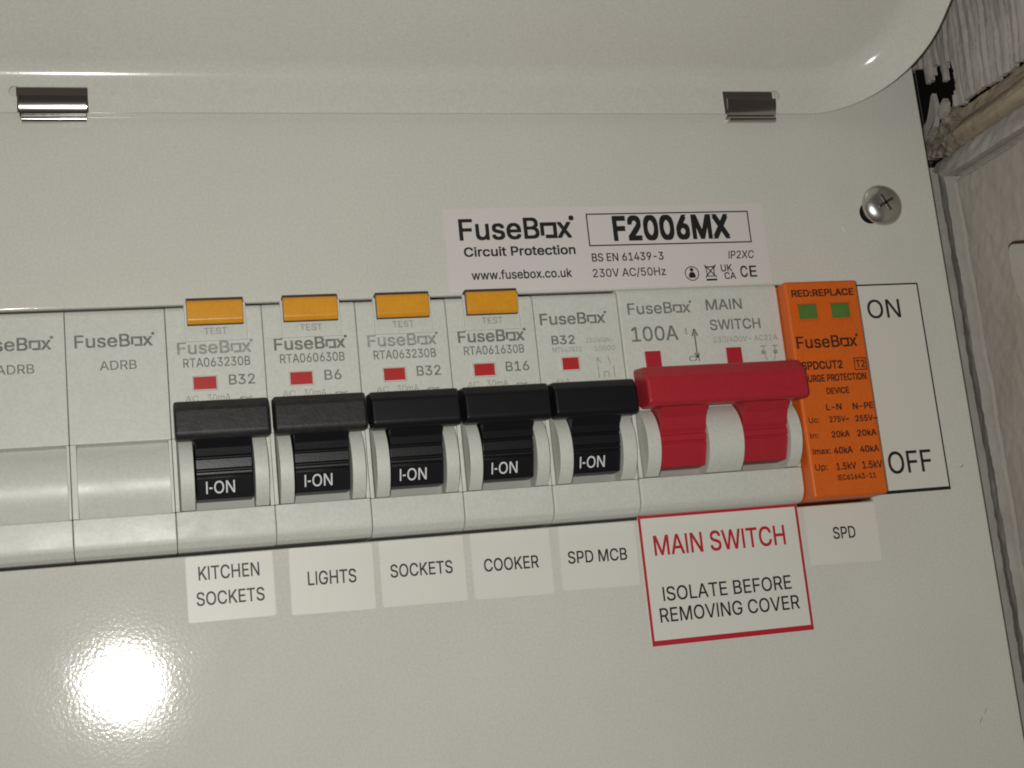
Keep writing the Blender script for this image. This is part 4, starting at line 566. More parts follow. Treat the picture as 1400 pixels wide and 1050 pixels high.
from_bm('shank', bm, M_SCREW, screw)
bm = bmesh.new()
plate_prism(bm, [(SX + 2.5 * math.cos(a * math.tau / 24), SZ + 2.5 * math.sin(a * math.tau / 24)) for a in range(24)], -.5, .04)
from_bm('screw_hole_shade', bm, M_DARK, screw)  # dark disc on the solid cover, the hole's shade in its colour

for sg in ((165.6, -41.0, 166.4, -40.4, .16), (160.2, -94.6, 161.1, -93.5, .13), (161.7, -92.8, 162.4, -91.8, .1)):
    strokes('scuff_mark', [sg], flat_on(.02), M_INKGREY, unit)

# ------------------------------------------------------------------ modular devices
FACE = 4.0
Z1, Z2, ZLOW = -25.2, -38.8, -46.0
def upper_profile(f=FACE):
    return [(-34, 0), (f - 1.0, 0.0), (f - .35, -.3), (f, -1.0), (f, Z1), (-34, Z1)]
def lower_profile(f=FACE):
    return [(-34, Z2), (f, Z2), (f - .1, -43.2), (f - .45, -44.4), (f - 1.4, -45.5), (f - 2.8, ZLOW), (-34, ZLOW)]
def barrel(nc, r, zc, z0, z1, back, n=14):
    pts = [(back, z0)]
    for i in range(n + 1):
        z = z0 + (z1 - z0) * i / n
        pts.append((nc + math.sqrt(max(r * r - (z - zc) ** 2, 0)), z))
    pts.append((back, z1))
    return pts

def seat(o, x, n=0.0, z=0.0):
    o.location = W(x, n, z)

NECK = [(1.0, -23.5), (8.8, -23.5), (9.9, -26.3), (8.3, -28.0), (7.75, -29.4), (7.25, -29.55), (7.25, -29.8), (7.5, -29.95),
        (7.35, -31.7), (6.95, -31.85), (6.95, -32.15), (7.2, -32.3), (7.1, -32.8), (6.7, -32.95), (6.65, -33.15), (6.85, -33.3),
        (5.1, -37.0), (1.0, -37.1)]
BAR = [(4.6, -18.9), (9.3, -19.3), (10.9, -21.0), (11.0, -25.6), (10.2, -26.6), (6.8, -26.4), (4.9, -24.6)]
def ion_on(cx):
    # on the lower facet of the neck, between (6.85,-33.3) and (5.0,-37.5)
    def f(X, Z):
        k = (Z + 33.3) / (-37.0 + 33.3)
        return W(X, 6.85 + (5.1 - 6.85) * k + .05, Z)
    return f

def make_body(parent, x0, x1, material, toggles, neck_w, f=FACE):
    """housing with a window in which the toggle barrel sits; toggles = list of toggle centres"""
    bm = bmesh.new()
    prism(bm, upper_profile(f), x0, x1, .26)
    prism(bm, lower_profile(f), x0, x1, .26)
    box(bm, x0, x0 + .75, -34, f - .02, Z2 + .02, Z1 - .02, .12)
    box(bm, x1 - .75, x1, -34, f - .02, Z2 + .02, Z1 - .02, .12)
    body = from_bm('housing', bm, material, parent, smooth=45)
    bm = bmesh.new()
    box(bm, x0 + .76, x1 - .76, -20, .8, Z2 + .01, Z1 - .01)
    from_bm('window_floor', bm, M_SLOT, parent)
    return body

def collars(parent, spans, material, f=FACE):
    for a, b in spans:
        bm = bmesh.new()
        prism(bm, barrel(.3 + (f - FACE), 8.0, -32.0, Z2 + .06, Z1 - .03, .85), a, b, .12)
        from_bm('collar', bm, material, parent, smooth=40)

def make_toggle(parent, cx, material, barmat):
    bm = bmesh.new()
    prism(bm, NECK, cx - 5.05, cx + 5.05, .14)
    t = from_bm('toggle', bm, material, parent, smooth=35)
    bm = bmesh.new()
    prism(bm, BAR, cx - 8.5, cx + 8.5, .48, 3)
    from_bm('toggle_bar', bm, barmat, t, smooth=40)
    letter("I\u00b7ON", cx - 3.4, cx + 1.75, -36.05, -33.95, ion_on(cx), M_INKWHITE, t, .003)
    return t

def window(parent, x0, x1, z0, z1, material, f=FACE, name='indicator_window'):
    """small flag sunk behind a raised-edge opening"""
    bm = bmesh.new()
    box(bm, x0, x1, f - .6, f + .03, z0, z1)
    o = from_bm(name, bm, material, parent)
    V = []
    bm = bmesh.new()
    e = .28
    for a, b, c, d in ((x0 - e, x1 + e, z1, z1 + e), (x0 - e, x1 + e, z0 - e, z0), (x0 - e, x0, z0, z1), (x1, x1 + e, z0, z1)):
        box(bm, a, b, f - .3, f + .42, c, d, .08, 1)
    from_bm('window_rim', bm, M_CREAM if material is not M_GREEN else M_ORANGE, o)
    return o

# blanks
def make_blank(ix, label):
    x = -36 + 18 * ix
    t = thing('blank_module', label, 'blank plate', None, 'blank modules left of the breakers')
    x0, x1 = x + .04, x + 17.96
    bm = bmesh.new()
    prism(bm, upper_profile(), x0, x1, .2)
    prism(bm, lower_profile(), x0, x1, .2)
    box(bm, x0, x0 + 1.1, -34, FACE - .02, Z2 + .02, Z1 - .02, .15)
    box(bm, x1 - .6, x1, -34, FACE - .02, Z2 + .02, Z1 - .02, .15)
    from_bm('housing', bm, M_BLANK, t, smooth=45)
    bm = bmesh.new()
    prism(bm, barrel(-6.0, 9.5, -32.0, Z2 + .02, Z1 - .02, -12), x0 + 1.1, x1 - .6)
    from_bm('recessed_barrel', bm, M_BLANK, t, smooth=40)
    on = flat_on(FACE + .03)
    logo(x + 1.68, x + 15.5, -7.2, -4.85, on, M_INKGREY, t, .012)
    letter("ADRB", x + 5.93, x + 12.46, -11.56, -9.85, on, M_INKGREY, t, .004)
    return t
make_blank(0, 'plain blank module cut off by the left edge of the photo')
make_blank(1, 'plain blank module with no switch, directly left of the breaker row')

# residual current breakers with amber test button
def make_rcbo(k, code, rating, label):
    x = 18.0 * k
    t = thing('circuit_breaker', label, 'circuit breaker', None, 'black toggle breakers with amber test buttons')
    make_body(t, x + .035, x + 17.965, M_CREAM, None, None)
    collars(t, ((x + 1.05, x + 3.55), (x + 14.45, x + 16.95)), M_CREAM)
    make_toggle(t, x + 9, M_BLACK, M_BLACKROUGH if k < 2 else M_BLACK)
    bm = bmesh.new()                                  # raised pad around the test button
    box(bm, x + 3.5, x + 15.0, FACE - .5, FACE + .45, -7.0, .35, .15)
    pad = from_bm('test_pad', bm, M_CREAM, t, smooth=45)
    bm = bmesh.new()                                  # moulded line of the notch beside it
    box(bm, x + .3, x + 3.3, FACE - .3, FACE + .18, -7.05, -6.75, .05)
    box(bm, x + 2.95, x + 3.25, FACE - .3, FACE + .18, -6.6, -.8, .05)
    from_bm('notch_rib', bm, M_CREAM, t)
    bm = bmesh.new()  # dark block added behind the button to draw the line above it
    box(bm, x + 3.98, x + 14.38, FACE - 1, FACE + 1.3, -4.02, 1.15)
    from_bm('button_dark_line', bm, M_DKBROWN, t)
    bm = bmesh.new()
    prism(bm, [(FACE - 1, .6), (FACE + 1.7, .6), (FACE + 2.1, .1), (FACE + 2.0, -3.2), (FACE + 1.5, -3.95), (FACE - 1, -3.95)], x + 4.0, x + 14.35, .2)
    from_bm('test_button', bm, M_YEL, t, smooth=40)
    on = flat_on(FACE + .03)
    letter("TEST", x + 7.04, x + 11.3, -5.75, -4.5, flat_on(FACE + .48), M_INKPALE, pad, .006)
    logo(x + 1.98, x + 15.5, -9.3, -6.98 - .02, on, M_INKPALE if k in (0, 2) else M_INKGREY, t, .014)
    letter(code, x + 2.9, x + 15.2, -11.87, -10.16, on, M_INKGREY, t, .008)
    wr = {'B6': 3.2}.get(rating, 4.75)
    letter(rating, x + 11.1, x + 11.1 + wr, -15.5, -13.6, on, M_INKGREY, t, .008)
    letter("30mA", x + 6.9, x + 11.2, -18.5, -17.2, on, M_INKPALE, t, 0.0)
    letter("AC", x + 2.9, x + 5.3, -18.45, -17.3, on, M_INKPALE, t, 0.0)
    letter("~", x + 12.9, x + 15.2, -18.6, -17.3, on, M_INKPALE, t, 0.01)
    window(t, x + 4.55, x + 8.72, -16.2, -13.8, M_REDWIN)
    return t
make_rcbo(0, "RTA063230B", "B32", 'breaker marked RTA063230B and B32 above the KITCHEN SOCKETS label')
make_rcbo(1, "RTA060630B", "B6", 'breaker marked RTA060630B and B6 above the LIGHTS label')
make_rcbo(2, "RTA063230B", "B32", 'breaker marked B32 with amber test button, third from the left, above SOCKETS')
make_rcbo(3, "RTA061630B", "B16", 'breaker marked RTA061630B and B16 above the COOKER label')

# plain breaker
x = 72.0
t = thing('circuit_breaker', 'black toggle breaker without a test button, beside the red main switch', 'circuit breaker', None)
make_body(t, x + .035, x + 17.965, M_CREAM, None, None)
collars(t, ((x + 1.05, x + 3.75), (x + 14.1, x + 16.95)), M_CREAM)
make_toggle(t, x + 8.9, M_BLACK, M_BLACK)
on = flat_on(FACE + .03)
logo(x + 1.16, x + 14.9, -6.4, -4.1, on, M_INKGREY, t, .012)
letter("B32", x + 3.14, x + 7.95, -10.5, -8.75, on, M_INKGREY, t, .012)
letter("MTB63B32", x + 3.1, x + 9.2, -12.1, -11.15, on, M_INKPALE, t, 0.0)
letter("230/400V~", x + 10.4, x + 16.1, -10.45, -9.5, on, M_INKPALE, t, 0.0)
letter("10000", x + 11.9, x + 16.4, -12.15, -11.2, on, M_INKPALE, t, 0.0)
strokes('circuit_symbol', [(x + 12.3, -17.8, x + 12.3, -13.6, .16), (x + 12.3, -13.6, x + 13.0, -14.6, .16), (x + 15.6, -17.8, x + 15.6, -15.4, .16),
                           (x + 14.6, -13.4, x + 15.0, -15.0, .16), (x + 13.4, -17.8, x + 13.4, -16.6, .16), (x + 13.4, -16.6, x + 14.4, -16.6, .16),
                           (x + 14.4, -16.6, x + 14.4, -17.8, .16)], on, M_INKPALE, t)
letter("6kA", x + 3.2, x + 6.0, -18.6, -17.6, on, M_INKPALE, t, 0.0)
window(t, x + 4.8, x + 8.25, -15.85, -13.4, M_REDWIN)

# main switch, two modules wide
x, F2 = 90.0, 4.5
t = thing('main_switch', 'wide two pole main switch with joined red toggles, marked 100A', 'main switch', None)
bm = bmesh.new()
up = [(-34, .6), (F2 - 1.2, .6), (F2 - .4, .25), (F2, -.6), (F2, Z1), (-34, Z1)]
prism(bm, up, x + .04, x + 35.85, .4)
prism(bm, lower_profile(F2), x + .04, x + 35.85, .4)
box(bm, x + .15, x + .9, -34, F2 - .02, Z2 + .02, Z1 - .02, .12)
box(bm, x + 34.95, x + 35.7, -34, F2 - .02, Z2 + .02, Z1 - .02, .12)
from_bm('housing', bm, M_CREAM, t, smooth=45)
bm = bmesh.new(); box(bm, x + .92, x + 34.9, -20, .8, Z2 + .01, Z1 - .01)
from_bm('window_floor', bm, M_SLOT, t)
bm = bmesh.new()
box(bm, x - .35, x + .55, FACE - 1, F2 + .5, -32.2, -31.2, .1)
from_bm('side_catch', bm, M_CREAM, t)
collars(t, ((x + 1.2, x + 4.0), (x + 14.3, x + 21.9), (x + 32.2, x + 34.8)), M_CREAM, F2)
RNECK = [(1.0, -22.5), (10.5, -22.5), (11.2, -25.4), (9.2, -27.6), (8.3, -29.9), (7.7, -30.6), (7.7, -30.9), (8.0, -31.1), (7.9, -32.2),
         (7.45, -32.35), (7.45, -32.65), (7.7, -32.8), (5.6, -37.2), (1.0, -37.3)]
for cx in (x + 9.2, x + 27.1):
    bm = bmesh.new()
    prism(bm, RNECK, cx - 4.95, cx + 4.95, .16)
    tg = from_bm('toggle', bm, M_RED, t, smooth=35)
bm = bmesh.new()
RBAR = [(6.0, -17.0), (11.2, -17.6), (13.4, -20.2), (13.6, -25.0), (12.8, -25.9), (8.0, -25.6), (6.0, -24.0)]
prism(bm, RBAR, x + .75, x + 35.3, .7, 3)
from_bm('tie_bar', bm, M_RED, t, smooth=40)
for a in (x + 4.45, x + 22.4):
    bm = bmesh.new(); box(bm, a, a + 3.4, F2 - .5, F2 + .25, -18.5, -13.0, .1)
    from_bm('indicator_flag', bm, M_RED, t)
on = flat_on(F2 + .03)
logo(x + 1.93, x + 15.6, -5.1, -2.8, on, M_INKGREY, t, .008)
letter("100A", x + 2.14, x + 12.2, -10.82, -7.83, on, M_INKGREY, t, .008)
letter("MAIN", x + 19.26, x + 27.3, -4.8, -2.6, on, M_INKGREY, t, .010)
letter("SWITCH", x + 19.6, x + 30.9, -9.1, -6.95, on, M_INKGREY, t, .010)
letter("230/400V~ AC22A", x + 19.9, x + 34.4, -11.8, -10.6, on, M_INKPALE, t, 0.0)
letter("I", x + 13.9, x + 14.2, -9.9, -8.5, on, M_INKPALE, t, 0.0)
letter("OI", x + 13.97, x + 16.3, -15.5, -14.4, on, M_INKGREY, t, 0.0)
strokes('arrow_symbol', [(x + 15.9, -14.6, x + 15.9, -9.4, .34), (x + 15.9, -8.7, x + 15.3, -10.2, .34), (x + 15.9, -8.7, x + 16.5, -10.2, .34),
                         (x + 15.9, -14.8, x + 15.4, -13.8, .3), (x + 15.9, -14.8, x + 16.4, -13.8, .3)], on, M_INKGREY, t)
strokes('circuit_symbol', [(x + 30.2, -13.0, x + 31.6, -13.0, .2), (x + 30.9, -13.0, x + 30.9, -13.8, .2), (x + 30.3, -14.3, x + 31.3, -14.3, .8), (x + 30.9, -14.6, x + 31.4, -16, .2),
                           (x + 32.9, -13.0, x + 34.2, -13.0, .2), (x + 33.5, -13.0, x + 33.5, -13.8, .2), (x + 33.0, -14.3, x + 34.0, -14.3, .8), (x + 33.5, -14.6, x + 33.0, -16, .2)],
        on, M_INKPALE, t)

# surge protection device
FS = 7.6
sx0, sx1 = 126.0, 143.1
t = thing('surge_protector', 'orange surge protection module with two green windows, right end of the row', 'surge protector', None)
bm = bmesh.new()
prism(bm, [(-34, -.1), (FS, -.1), (FS, -46.0), (-34, -46.0)], sx0, sx1, .75, 4)
from_bm('housing', bm, M_ORANGE, t, smooth=50)
on = flat_on(FS + .03)
DX = .22
for s, a, b, c, d, bo_ in [
    ('RED:REPLACE', 127.3, 141.6, -3.45, -2.05, .012), ('SPDCUT2', 127.23, 136.51, -19.12, -17.51, .012),
    ('T2', 139.75, 141.75, -19.2, -17.65, .004), ('SURGE PROTECTION', 127.31, 141.63, -21.79, -20.4, .012),
    ('DEVICE', 132.04, 137.16, -24.48, -23.25, .012), ('L-N', 131.43, 134.85, -27.9, -26.62, .01), ('N-PE', 137.53, 142.2, -28.0, -26.75, .01),
    ('Uc:', 127.01, 129.33, -30.35, -29.23, 0), ('275V~', 131.75, 136.17, -30.45, -29.27, .008), ('255V~', 137.7, 142.6, -30.6, -29.4, .008),
    ('In:', 126.9, 128.72, -33.54, -32.48, 0), ('20kA', 131.75, 135.82, -33.64, -32.4, .008), ('20kA', 137.61, 142.0, -33.72, -32.45, .008),
    ('Imax:', 126.95, 130.94, -36.92, -35.7, .004), ('40kA', 131.7, 135.93, -37.05, -35.75, .008), ('40kA', 137.72, 141.99, -37.12, -35.8, .008),
    ('Up:', 126.95, 129.66, -40.24, -38.95, 0), ('1.5kV', 131.77, 136.21, -40.4, -39.0, .006), ('1.5kV', 137.68, 142.2, -40.5, -39.05, .006),
    ('IEC61643-11', 131.7, 140.38, -42.55, -41.5, .008)]:
    letter(s, a + DX, b + DX, c, d, on, M_INKBROWN, t, bo_ + .013)
logo(127.05, 140.9, -14.57, -12.1, on, M_INKBROWN, t, .012)
frame_lines('print_frame', 139.5, 142.4, -19.75, -17.1, .2, on, M_INKBROWN, t)
window(t, 128.35, 132.7, -8.4, -5.2, M_GREEN, FS)
window(t, 135.95, 140.3, -8.4, -5.2, M_GREEN, FS)

# ------------------------------------------------------------------ stickers on the cover
def sticker(name, label, cat, x0, x1, z0, z1, material, group=None, rot=0.0, th=.14, r=.35, n0=.004):
    t = thing(name, label, cat, None, group)
    bm = bmesh.new()
    plate_prism(bm, round_rect(x0, x1, z0, z1, r, 3), n0, n0 + th)
    from_bm('sheet', bm, material, t)
    if rot:
        t.rotation_euler.y = math.radians(rot)
    return t
PN = .005 + .14
on = flat_on(PN + .025)
t = sticker('rating_label', 'pearl white maker label marked F2006MX above the breakers', 'label', 56.2, 127.3, 1.75, 19.6, M_LILAC)
logo(59.35, 83.2, 12.95, 17.3, on, M_INK, t, .015, tilt=.1)
letter("Circuit Protection", 59.9, 83.6, 9.42, 11.3, on, M_INK, t, .018)
letter("www.fusebox.co.uk", 61.0, 82.3, 4.5, 6.3, on, M_INK, t, .012)
letter("F2006MX", 92.7, 118.8, 12.25, 17.2, on, M_INK, t, .03)
letter("BS EN 61439-3", 87.1, 103.0, 7.65, 9.35, on, M_INK, t, .010)
letter("IP2XC", 117.85, 123.7, 7.45, 9.15, on, M_INK, t, .006, slant=.15)
letter("230V AC/50Hz", 86.9, 103.1, 4.25, 6.0, on, M_INK, t, .006)
frame_lines('print_frame', 86.8, 123.8, 10.95, 18.1, .28, on, M_INK, t)
# fine symbols: figure in a disc, crossed bin, approval marks
V, Fc = [], []
cx, cz = 109.0, 4.4
for i in range(24):
    c, s_ = math.cos(i * math.tau / 24), math.sin(i * math.tau / 24)
    V += [on(cx + 1.62 * c, cz + 1.62 * s_), on(cx + 1.42 * c, cz + 1.42 * s_)]
Fc += [(2 * i, (2 * i + 2) % 48, (2 * i + 3) % 48, 2 * i + 1) for i in range(24)]
k = len(V)
for i in range(12):
    V.append(on(cx + .42 * math.cos(i * math.tau / 12), cz + .82 + .42 * math.sin(i * math.tau / 12)))
Fc.append(tuple(range(k, k + 12)))
k = len(V)
for px, pz in ((-.75, -.95), (.75, -.95), (.75, -.2), (.35, .32), (-.35, .32), (-.75, -.2)):
    V.append(on(cx + px, cz + pz))
Fc.append(tuple(range(k, k + 6)))
me = bpy.data.meshes.new('person_symbol'); me.from_pydata(V, [], Fc); link('person_symbol', me, M_INK, t)
bx0, bz0 = 112.0, 2.7
strokes('bin_symbol', [(bx0 + .5, bz0 + 1.0, bx0 + .3, bz0 + 3.0, .22), (bx0 + 2.0, bz0 + 1.0, bx0 + 2.2, bz0 + 3.0, .22), (bx0 + .1, bz0 + 3.05, bx0 + 2.5, bz0 + 3.05, .26),
                       (bx0 + .5, bz0 + 1.0, bx0 + 2.0, bz0 + 1.0, .22), (bx0, bz0 + .7, bx0 + 2.6, bz0 + 3.5, .24), (bx0 + 2.6, bz0 + .7, bx0, bz0 + 3.5, .24)], on, M_INK, t)
strokes('bin_symbol_bar', [(bx0 + .1, bz0 + .2, bx0 + 2.6, bz0 + .2, .42)], on, M_INK, t)
letter("UK", 115.8, 118.3, 4.65, 6.15, on, M_INK, t, .012)
letter("CA", 116.4, 118.95, 2.95, 4.4, on, M_INK, t, .012)
letter("C", 120.2, 121.8, 3.3, 5.7, on, M_INK, t, .012)
letter("E", 122.35, 123.9, 3.3, 5.7, on, M_INK, t, .012)

t = sticker('switch_position_label', 'framed label reading ON and OFF beside the orange module', 'label', 144.2, 162.4, -45.6, .75, M_FILM, r=.15)
frame_lines('print_frame', 144.3, 162.3, -45.55, .7, .36, on, M_INK, t, wb=.72)
letter("ON", 149.0, 156.95, -7.0, -2.9, on, M_INK, t, .004)
letter("OFF", 148.3, 158.7, -41.25, -36.6, on, M_INK, t, .006)

def circuit_label(label, x0, x1, z0, z1, lines, rot=0.0):
    t = sticker('circuit_label', label, 'label', x0, x1, z0, z1, M_PAPER, 'white circuit name labels under the breakers', rot)
    for s, a, b, c, d in lines:
        letter(s, a, b, c, d, on, M_INK, t, .009)
    return t
circuit_label('white label reading KITCHEN SOCKETS', 1.3, 17.2, -58.9, -46.9, [("KITCHEN", 3.55, 14.6, -51.26, -48.8), ("SOCKETS", 2.95, 15.25, -55.9, -53.5)])
circuit_label('white label reading LIGHTS', 20.1, 35.9, -59.3, -46.9, [("LIGHTS", 23.4, 32.5, -54.0, -51.5)], .9)
circuit_label('white label reading only SOCKETS, between LIGHTS and COOKER', 37.3, 53.8, -59.4, -46.9, [("SOCKETS", 39.2, 51.3, -53.9, -51.5)], .4)
circuit_label('white label reading COOKER', 55.3, 71.3, -59.6, -46.9, [("COOKER", 57.6, 68.6, -54.35, -51.95)], .5)
circuit_label('white label reading SPD MCB', 73.2, 89.2, -59.5, -46.9, [("SPD MCB", 74.7, 87.0, -54.3, -51.95)], .9)
circuit_label('white label reading only SPD, below the orange module', 127.0, 143.3, -59.1, -46.9, [("SPD", 132.9, 138.0, -53.95, -51.55)], .8)

t = sticker('main_switch_label', 'red bordered label reading MAIN SWITCH ISOLATE BEFORE REMOVING COVER', 'label', 90.2, 125.6, -72.0, -45.95, M_PAPER, r=.3)
frame_lines('print_frame', 90.25, 125.55, -71.95, -46.0, .55, on, M_INKRED, t, wb=1.05)
letter("MAIN SWITCH", 93.1, 121.95, -54.1, -50.2, on, M_INKRED, t, .010)
letter("ISOLATE BEFORE", 93.75, 121.85, -63.25, -60.5, on, M_INK, t, .007)
letter("REMOVING COVER", 92.6, 123.1, -67.4, -64.65, on, M_INK, t, .007)

# ------------------------------------------------------------------ the side wall to the right (faces left, runs out towards the viewer)
XW = 176.0
def side_pt(N, Z, out=0.0):
    return W(XW - out, N, Z)

def side_sheet(name, n0, n1, z0, z1, step, height, material, back=8.0, inside=None):
    """a sheet on the side wall; height(N, Z) in mm out of the wall; closed by a skirt behind"""
    bm = bmesh.new()
    nn, nz = int((n1 - n0) / step[0]), int((z1 - z0) / step[1])
    g = {}
    for i in range(nn + 1):
        for j in range(nz + 1):
            N, Z = n0 + (n1 - n0) * i / nn, z0 + (z1 - z0) * j / nz
            g[i, j] = bm.verts.new(side_pt(N, Z, height(N, Z)))
    for i in range(nn):
        for j in range(nz):
            if inside and not inside(n0 + (n1 - n0) * (i + .5) / nn, z0 + (z1 - z0) * (j + .5) / nz):
                continue
            bm.faces.new((g[i, j], g[i + 1, j], g[i + 1, j + 1], g[i, j + 1]))
    bmesh.ops.delete(bm, geom=[v for v in bm.verts if not v.link_faces], context='VERTS')
    be = [e for e in bm.edges if len(e.link_faces) == 1]
    r = bmesh.ops.extrude_edge_only(bm, edges=be)
    for v in [v for v in r['geom'] if isinstance(v, bmesh.types.BMVert)]:
        v.co.x = (XW + back) * MM if back > 3 else v.co.x + back * MM
    return from_bm(name, bm, material, None, smooth=50)

def fb(x, y, s):
    return noise.fractal(Vector((x * s, y * s, 3.7)), 1.0, 2.0, 4)

def poly_in(poly):
    def f(x, y):
        c = False
        for i in range(len(poly)):
            (x0, y0), (x1, y1) = poly[i - 1], poly[i]
            if (y0 > y) != (y1 > y) and x < (x1 - x0) * (y - y0) / (y1 - y0) + x0:
                c = not c
        return c
    return f

# wall mass behind everything, with a black sheet as shade in the torn hole
bm = bmesh.new()
box(bm, XW + 9, XW + 40, -95, 90, -170, 130)
w = from_bm('side_wall', bm, M_PLASTER); w['kind'] = 'structure'
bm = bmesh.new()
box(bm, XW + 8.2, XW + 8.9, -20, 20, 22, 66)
o = from_bm('torn_hole_shade', bm, M_DARK); o['kind'] = 'structure'

# ribbed wallpaper above, torn away at its lower back corner
tear = [(-60, 130), (-60, 53.0), (-6, 54.5), (-3.5, 53.5), (-2.6, 49.0), (-.2, 48.6), (.6, 51.3), (2.6, 52.0), (3.4, 48.6), (4.0, 46.6), (4.9, 46.9), (5.6, 50.0), (7.6, 50.8), (8.1, 47.3),
        (7.7, 43.8), (6.6, 41.6), (5.0, 40.2), (9, 39.2), (14, 39.7), (22, 38.9), (30, 39.2), (90, 38.9), (90, 130)]
def rib(N, Z):
    w_ = N + 1.0 * fb(N, Z * .5, .13) + .5 * math.sin(Z * .15 + N * .1)
    return 1.0 + .22 * math.sin(w_ * 2.9) * (0.8 + .7 * fb(N, Z, .12)) + .10 * math.sin(w_ * 4.7 + 2 * fb(N, Z, .1)) + .16 * fb(N, Z, .5) + .14 * math.sin(w_ * 1.02 + 1.0)
ti = poly_in(tear)
o = side_sheet('wallpaper', -60, 60, 38.6, 120, (.32, .45), rib, M_WALLP, back=1.1, inside=lambda a, b: ti(a + .35 * fb(a, b, .9), b + .4 * fb(b, a, .8)))
tag(o, 'ribbed grey wallpaper torn away beside the lid corner', 'wallpaper')

# rough wooden batten under it
def wood(N, Z):
    k = (Z - 31.6) / 7.4
    end = 1.0 / (1 + math.exp(-(N - 2.0 - 3.0 * fb(Z, N, .35)) * 1.3))
    body = 2.2 * math.sin(max(0, min(1, (k + .12) / .9)) * math.pi) - .6 * k
    return -1.2 + end * body + .55 * fb(N * .12, Z * .9, .5) + .25 * fb(N * .5, Z, .9) - .8 * max(0, .22 - k) * 4
o = side_sheet('wooden_batten', -1, 80, 31.3, 39.9, (.4, .3), wood, M_WOOD)
tag(o, 'rough bare wooden batten under the torn wallpaper', 'batten')

# broken splinters and rubble at the back end of the batten
def shard(pts, th, material, label, out):
    bm = bmesh.new()
    a = [bm.verts.new(side_pt(n, z, out + .5 * fb(n, z, .7))) for n, z in pts]
    b = [bm.verts.new(side_pt(n, z, out - th)) for n, z in pts]
    bm.faces.new(a); bm.faces.new(list(reversed(b)))
    for i in range(len(pts)):
        j = (i + 1) % len(pts)
        bm.faces.new((a[j], a[i], b[i], b[j]))
    o = from_bm('plaster_fragment', bm, material)
    tag(o, label, 'fragment', 'broken plaster bits by the torn wallpaper')
shard([(-6.5, 40.0), (-4.8, 41.0), (-3.2, 43.0), (-1.8, 45.6), (-1.0, 46.0), (-.6, 43.4), (-1.0, 40.6), (-2.2, 38.4), (-6.5, 37.2)], 1.2, M_WALLP, 'pointed grey shard standing up inside the torn hole', 1.2)
shard([(.2, 40.4), (1.8, 41.8), (3.2, 43.0), (3.8, 41.8), (3.1, 39.9), (1.2, 39.0)], 1.5, M_PLASTER, 'small pale chip of plaster at the foot of the torn hole', 1.6)
rub = poly_in([(-14, 31.0), (-14, 41.2), (-6.0, 40.6), (-4.2, 39.4), (-2.0, 40.3), (.2, 39.3), (2.2, 40.8), (4.6, 40.2), (4.4, 37.0), (2.6, 34.5), (3.0, 32.0), (1.0, 30.9), (-2.6, 31.4), (-4.6, 32.4), (-14, 33.2)])
def rubble(N, Z):
    q = noise.cell(Vector((N * .35, Z * .5 + N * .2, 1.3)))
    return -.1 + 1.5 * fb(N * .6, Z - N * .5, .3) + .25 * q + .6 * fb(N, Z, .6) - 1.8 * math.exp(-((Z - 37.2 - .22 * N + .7 * fb(N, Z, .3)) / .45) ** 2)
o = side_sheet('broken_plaster', -14, 5, 30.8, 42, (.3, .3), rubble, M_RUBBLE, back=2.5, inside=lambda a, b: rub(a + .5 * fb(a, b, .6), b + .5 * fb(b, a, .6)))
tag(o, 'crumbled brown plaster at the broken end of the batten, below the torn hole', 'plaster')

# mitred trim round the lower panel, then the panel itself
def trim_v(N, Z):
    k = (N + 7.2) / 7.4
    j = .16 * fb(Z * .5, N, .1)
    return -1.0 + 3.6 * max(0, min(1, k + j * .4)) + .35 * math.sin(max(0, min(1, k)) * math.pi) + .35 * fb(N, Z, .35)
o = side_sheet('panel_trim', -7.2, .25, -150, 29.5, (.37, .8), trim_v, M_TRIM, inside=lambda a, b: b < 25.2 + (-.25 + a) * -.55)
tag(o, 'painted upright trim along the wall panel, close to the steel unit', 'trim', 'trim round the side wall panel')
def trim_h(N, Z):
    k = (31.4 - Z) / 6.0
    return -1.0 + 3.4 * max(0, min(1, k)) + .4 * math.sin(max(0, min(1, k)) * math.pi) + .35 * fb(N, Z, .35)
o = side_sheet('panel_trim', -6.8, 80, 25.35, 31.3, (.6, .37), trim_h, M_TRIM, inside=lambda a, b: b > 25.3 + max(0, (.2 - a)) * .58)
tag(o, 'painted level trim along the top of the wall panel, under the batten', 'trim', 'trim round the side wall panel')
def pan(N, Z):
    return .35 + .45 * fb(N, Z, .07) + .16 * fb(N, Z, .5) - 1.5 * math.exp(-((N - 1.0) / .4) ** 2) - 1.5 * math.exp(-((25.2 - Z - .6) / .4) ** 2)
o = side_sheet('wall_panel', .32, 60, -130, 25.2, (.36, .4), pan, M_PLASTER)
tag(o, 'flat dirty grey panel on the side wall at the right edge', 'panel')
def strip(N, Z):
    return 1.6 + .5 * fb(N, Z, .2) + .3 * fb(N, Z, .8)
o = side_sheet('filler_strip', -16, -8.0, -150, 30.5, (.4, .8), strip, M_TRIM)
tag(o, 'narrow pale filler strip seen right beside the edge of the steel unit', 'filler')
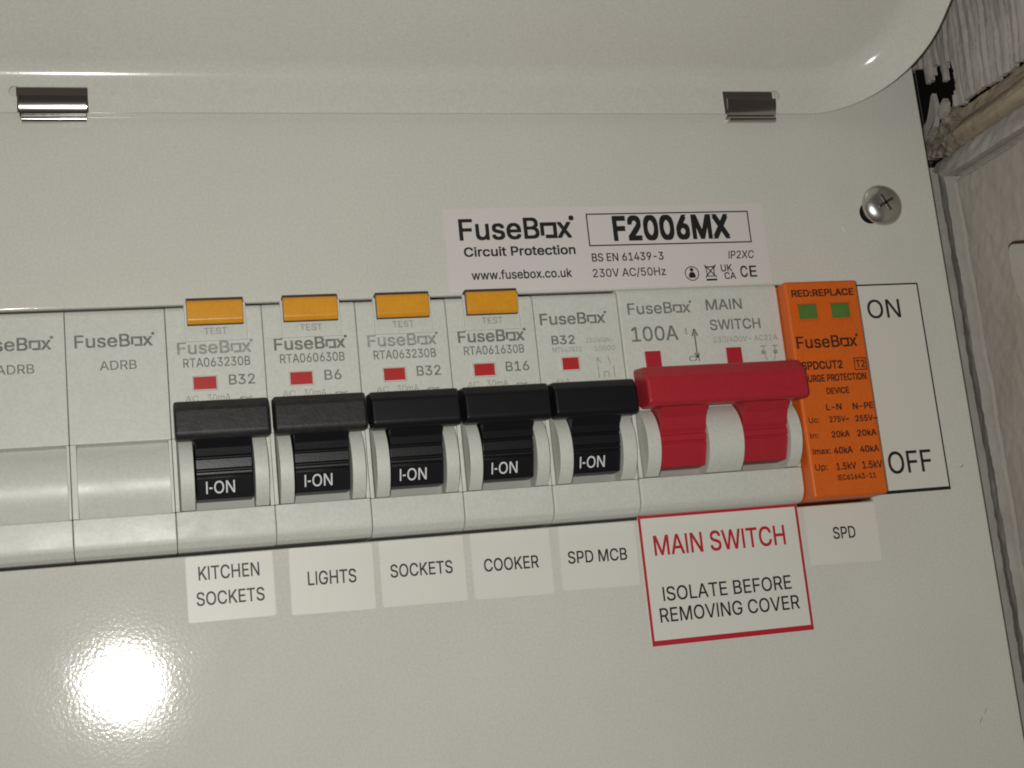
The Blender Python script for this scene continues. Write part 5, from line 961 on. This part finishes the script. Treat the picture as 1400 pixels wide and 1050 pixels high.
# white moulded plate, only its corner in view
bm = bmesh.new()
pts = [(17.3, 2.3), (17.6, 3.0), (18.2, 3.4), (19.2, 3.3), (22, 2.5), (40, -4), (40, -25), (21, -14), (17.6, -7.5), (17.0, -2.7)]
a = [bm.verts.new(side_pt(n, z, 1.9)) for n, z in pts]
b = [bm.verts.new(side_pt(n, z, -1.0)) for n, z in pts]
bm.faces.new(a); bm.faces.new(list(reversed(b)))
for i in range(len(pts)):
    j = (i + 1) % len(pts)
    bm.faces.new((a[j], a[i], b[i], b[j]))
bmesh.ops.bevel(bm, geom=[e for e in bm.edges if all(v in a for v in e.verts)], offset=.3 * MM, segments=2, affect='EDGES')
o = from_bm('cover_plate', bm, M_WHITEPL, None, smooth=40)
tag(o, 'pale moulded plate with a rounded corner at the right photo edge', 'plate')
bm = bmesh.new()
pts = [(n + (-.7 if n < 17.7 else .0), z + (.75 if z > 2 else 0)) for n, z in pts]
a = [bm.verts.new(side_pt(n, z, 1.15)) for n, z in pts]
b = [bm.verts.new(side_pt(n, z, -.8)) for n, z in pts]
bm.faces.new(a); bm.faces.new(list(reversed(b)))
for i in range(len(pts)):
    j = (i + 1) % len(pts)
    bm.faces.new((a[j], a[i], b[i], b[j]))
from_bm('plate_groove_shade', bm, M_DKBROWN, o)  # dark sheet added under the plate, painting the shade of its groove

# ------------------------------------------------------------------ put each thing's origin at its own base
bpy.context.view_layer.update()
for o in list(scene.objects):
    if o.type == 'EMPTY' and o.parent is None:
        lo, hi = Vector((1e9,) * 3), Vector((-1e9,) * 3)
        def walk(p):
            for c in p.children:
                if c.type == 'MESH':
                    for v in c.data.vertices:
                        for k in range(3):
                            lo[k] = min(lo[k], v.co[k]); hi[k] = max(hi[k], v.co[k])
                walk(c)
        walk(o)
        base = Vector(((lo.x + hi.x) / 2, hi.y, lo.z))
        o.location = base
        if o.name.startswith(('circuit_breaker', 'blank_module')):      # clipped on by hand: never quite level
            o.location += Vector((0, random.uniform(-.16, .16), random.uniform(-.12, .08))) * MM
        for c in o.children:
            c.matrix_parent_inverse = Matrix.Translation(-base)
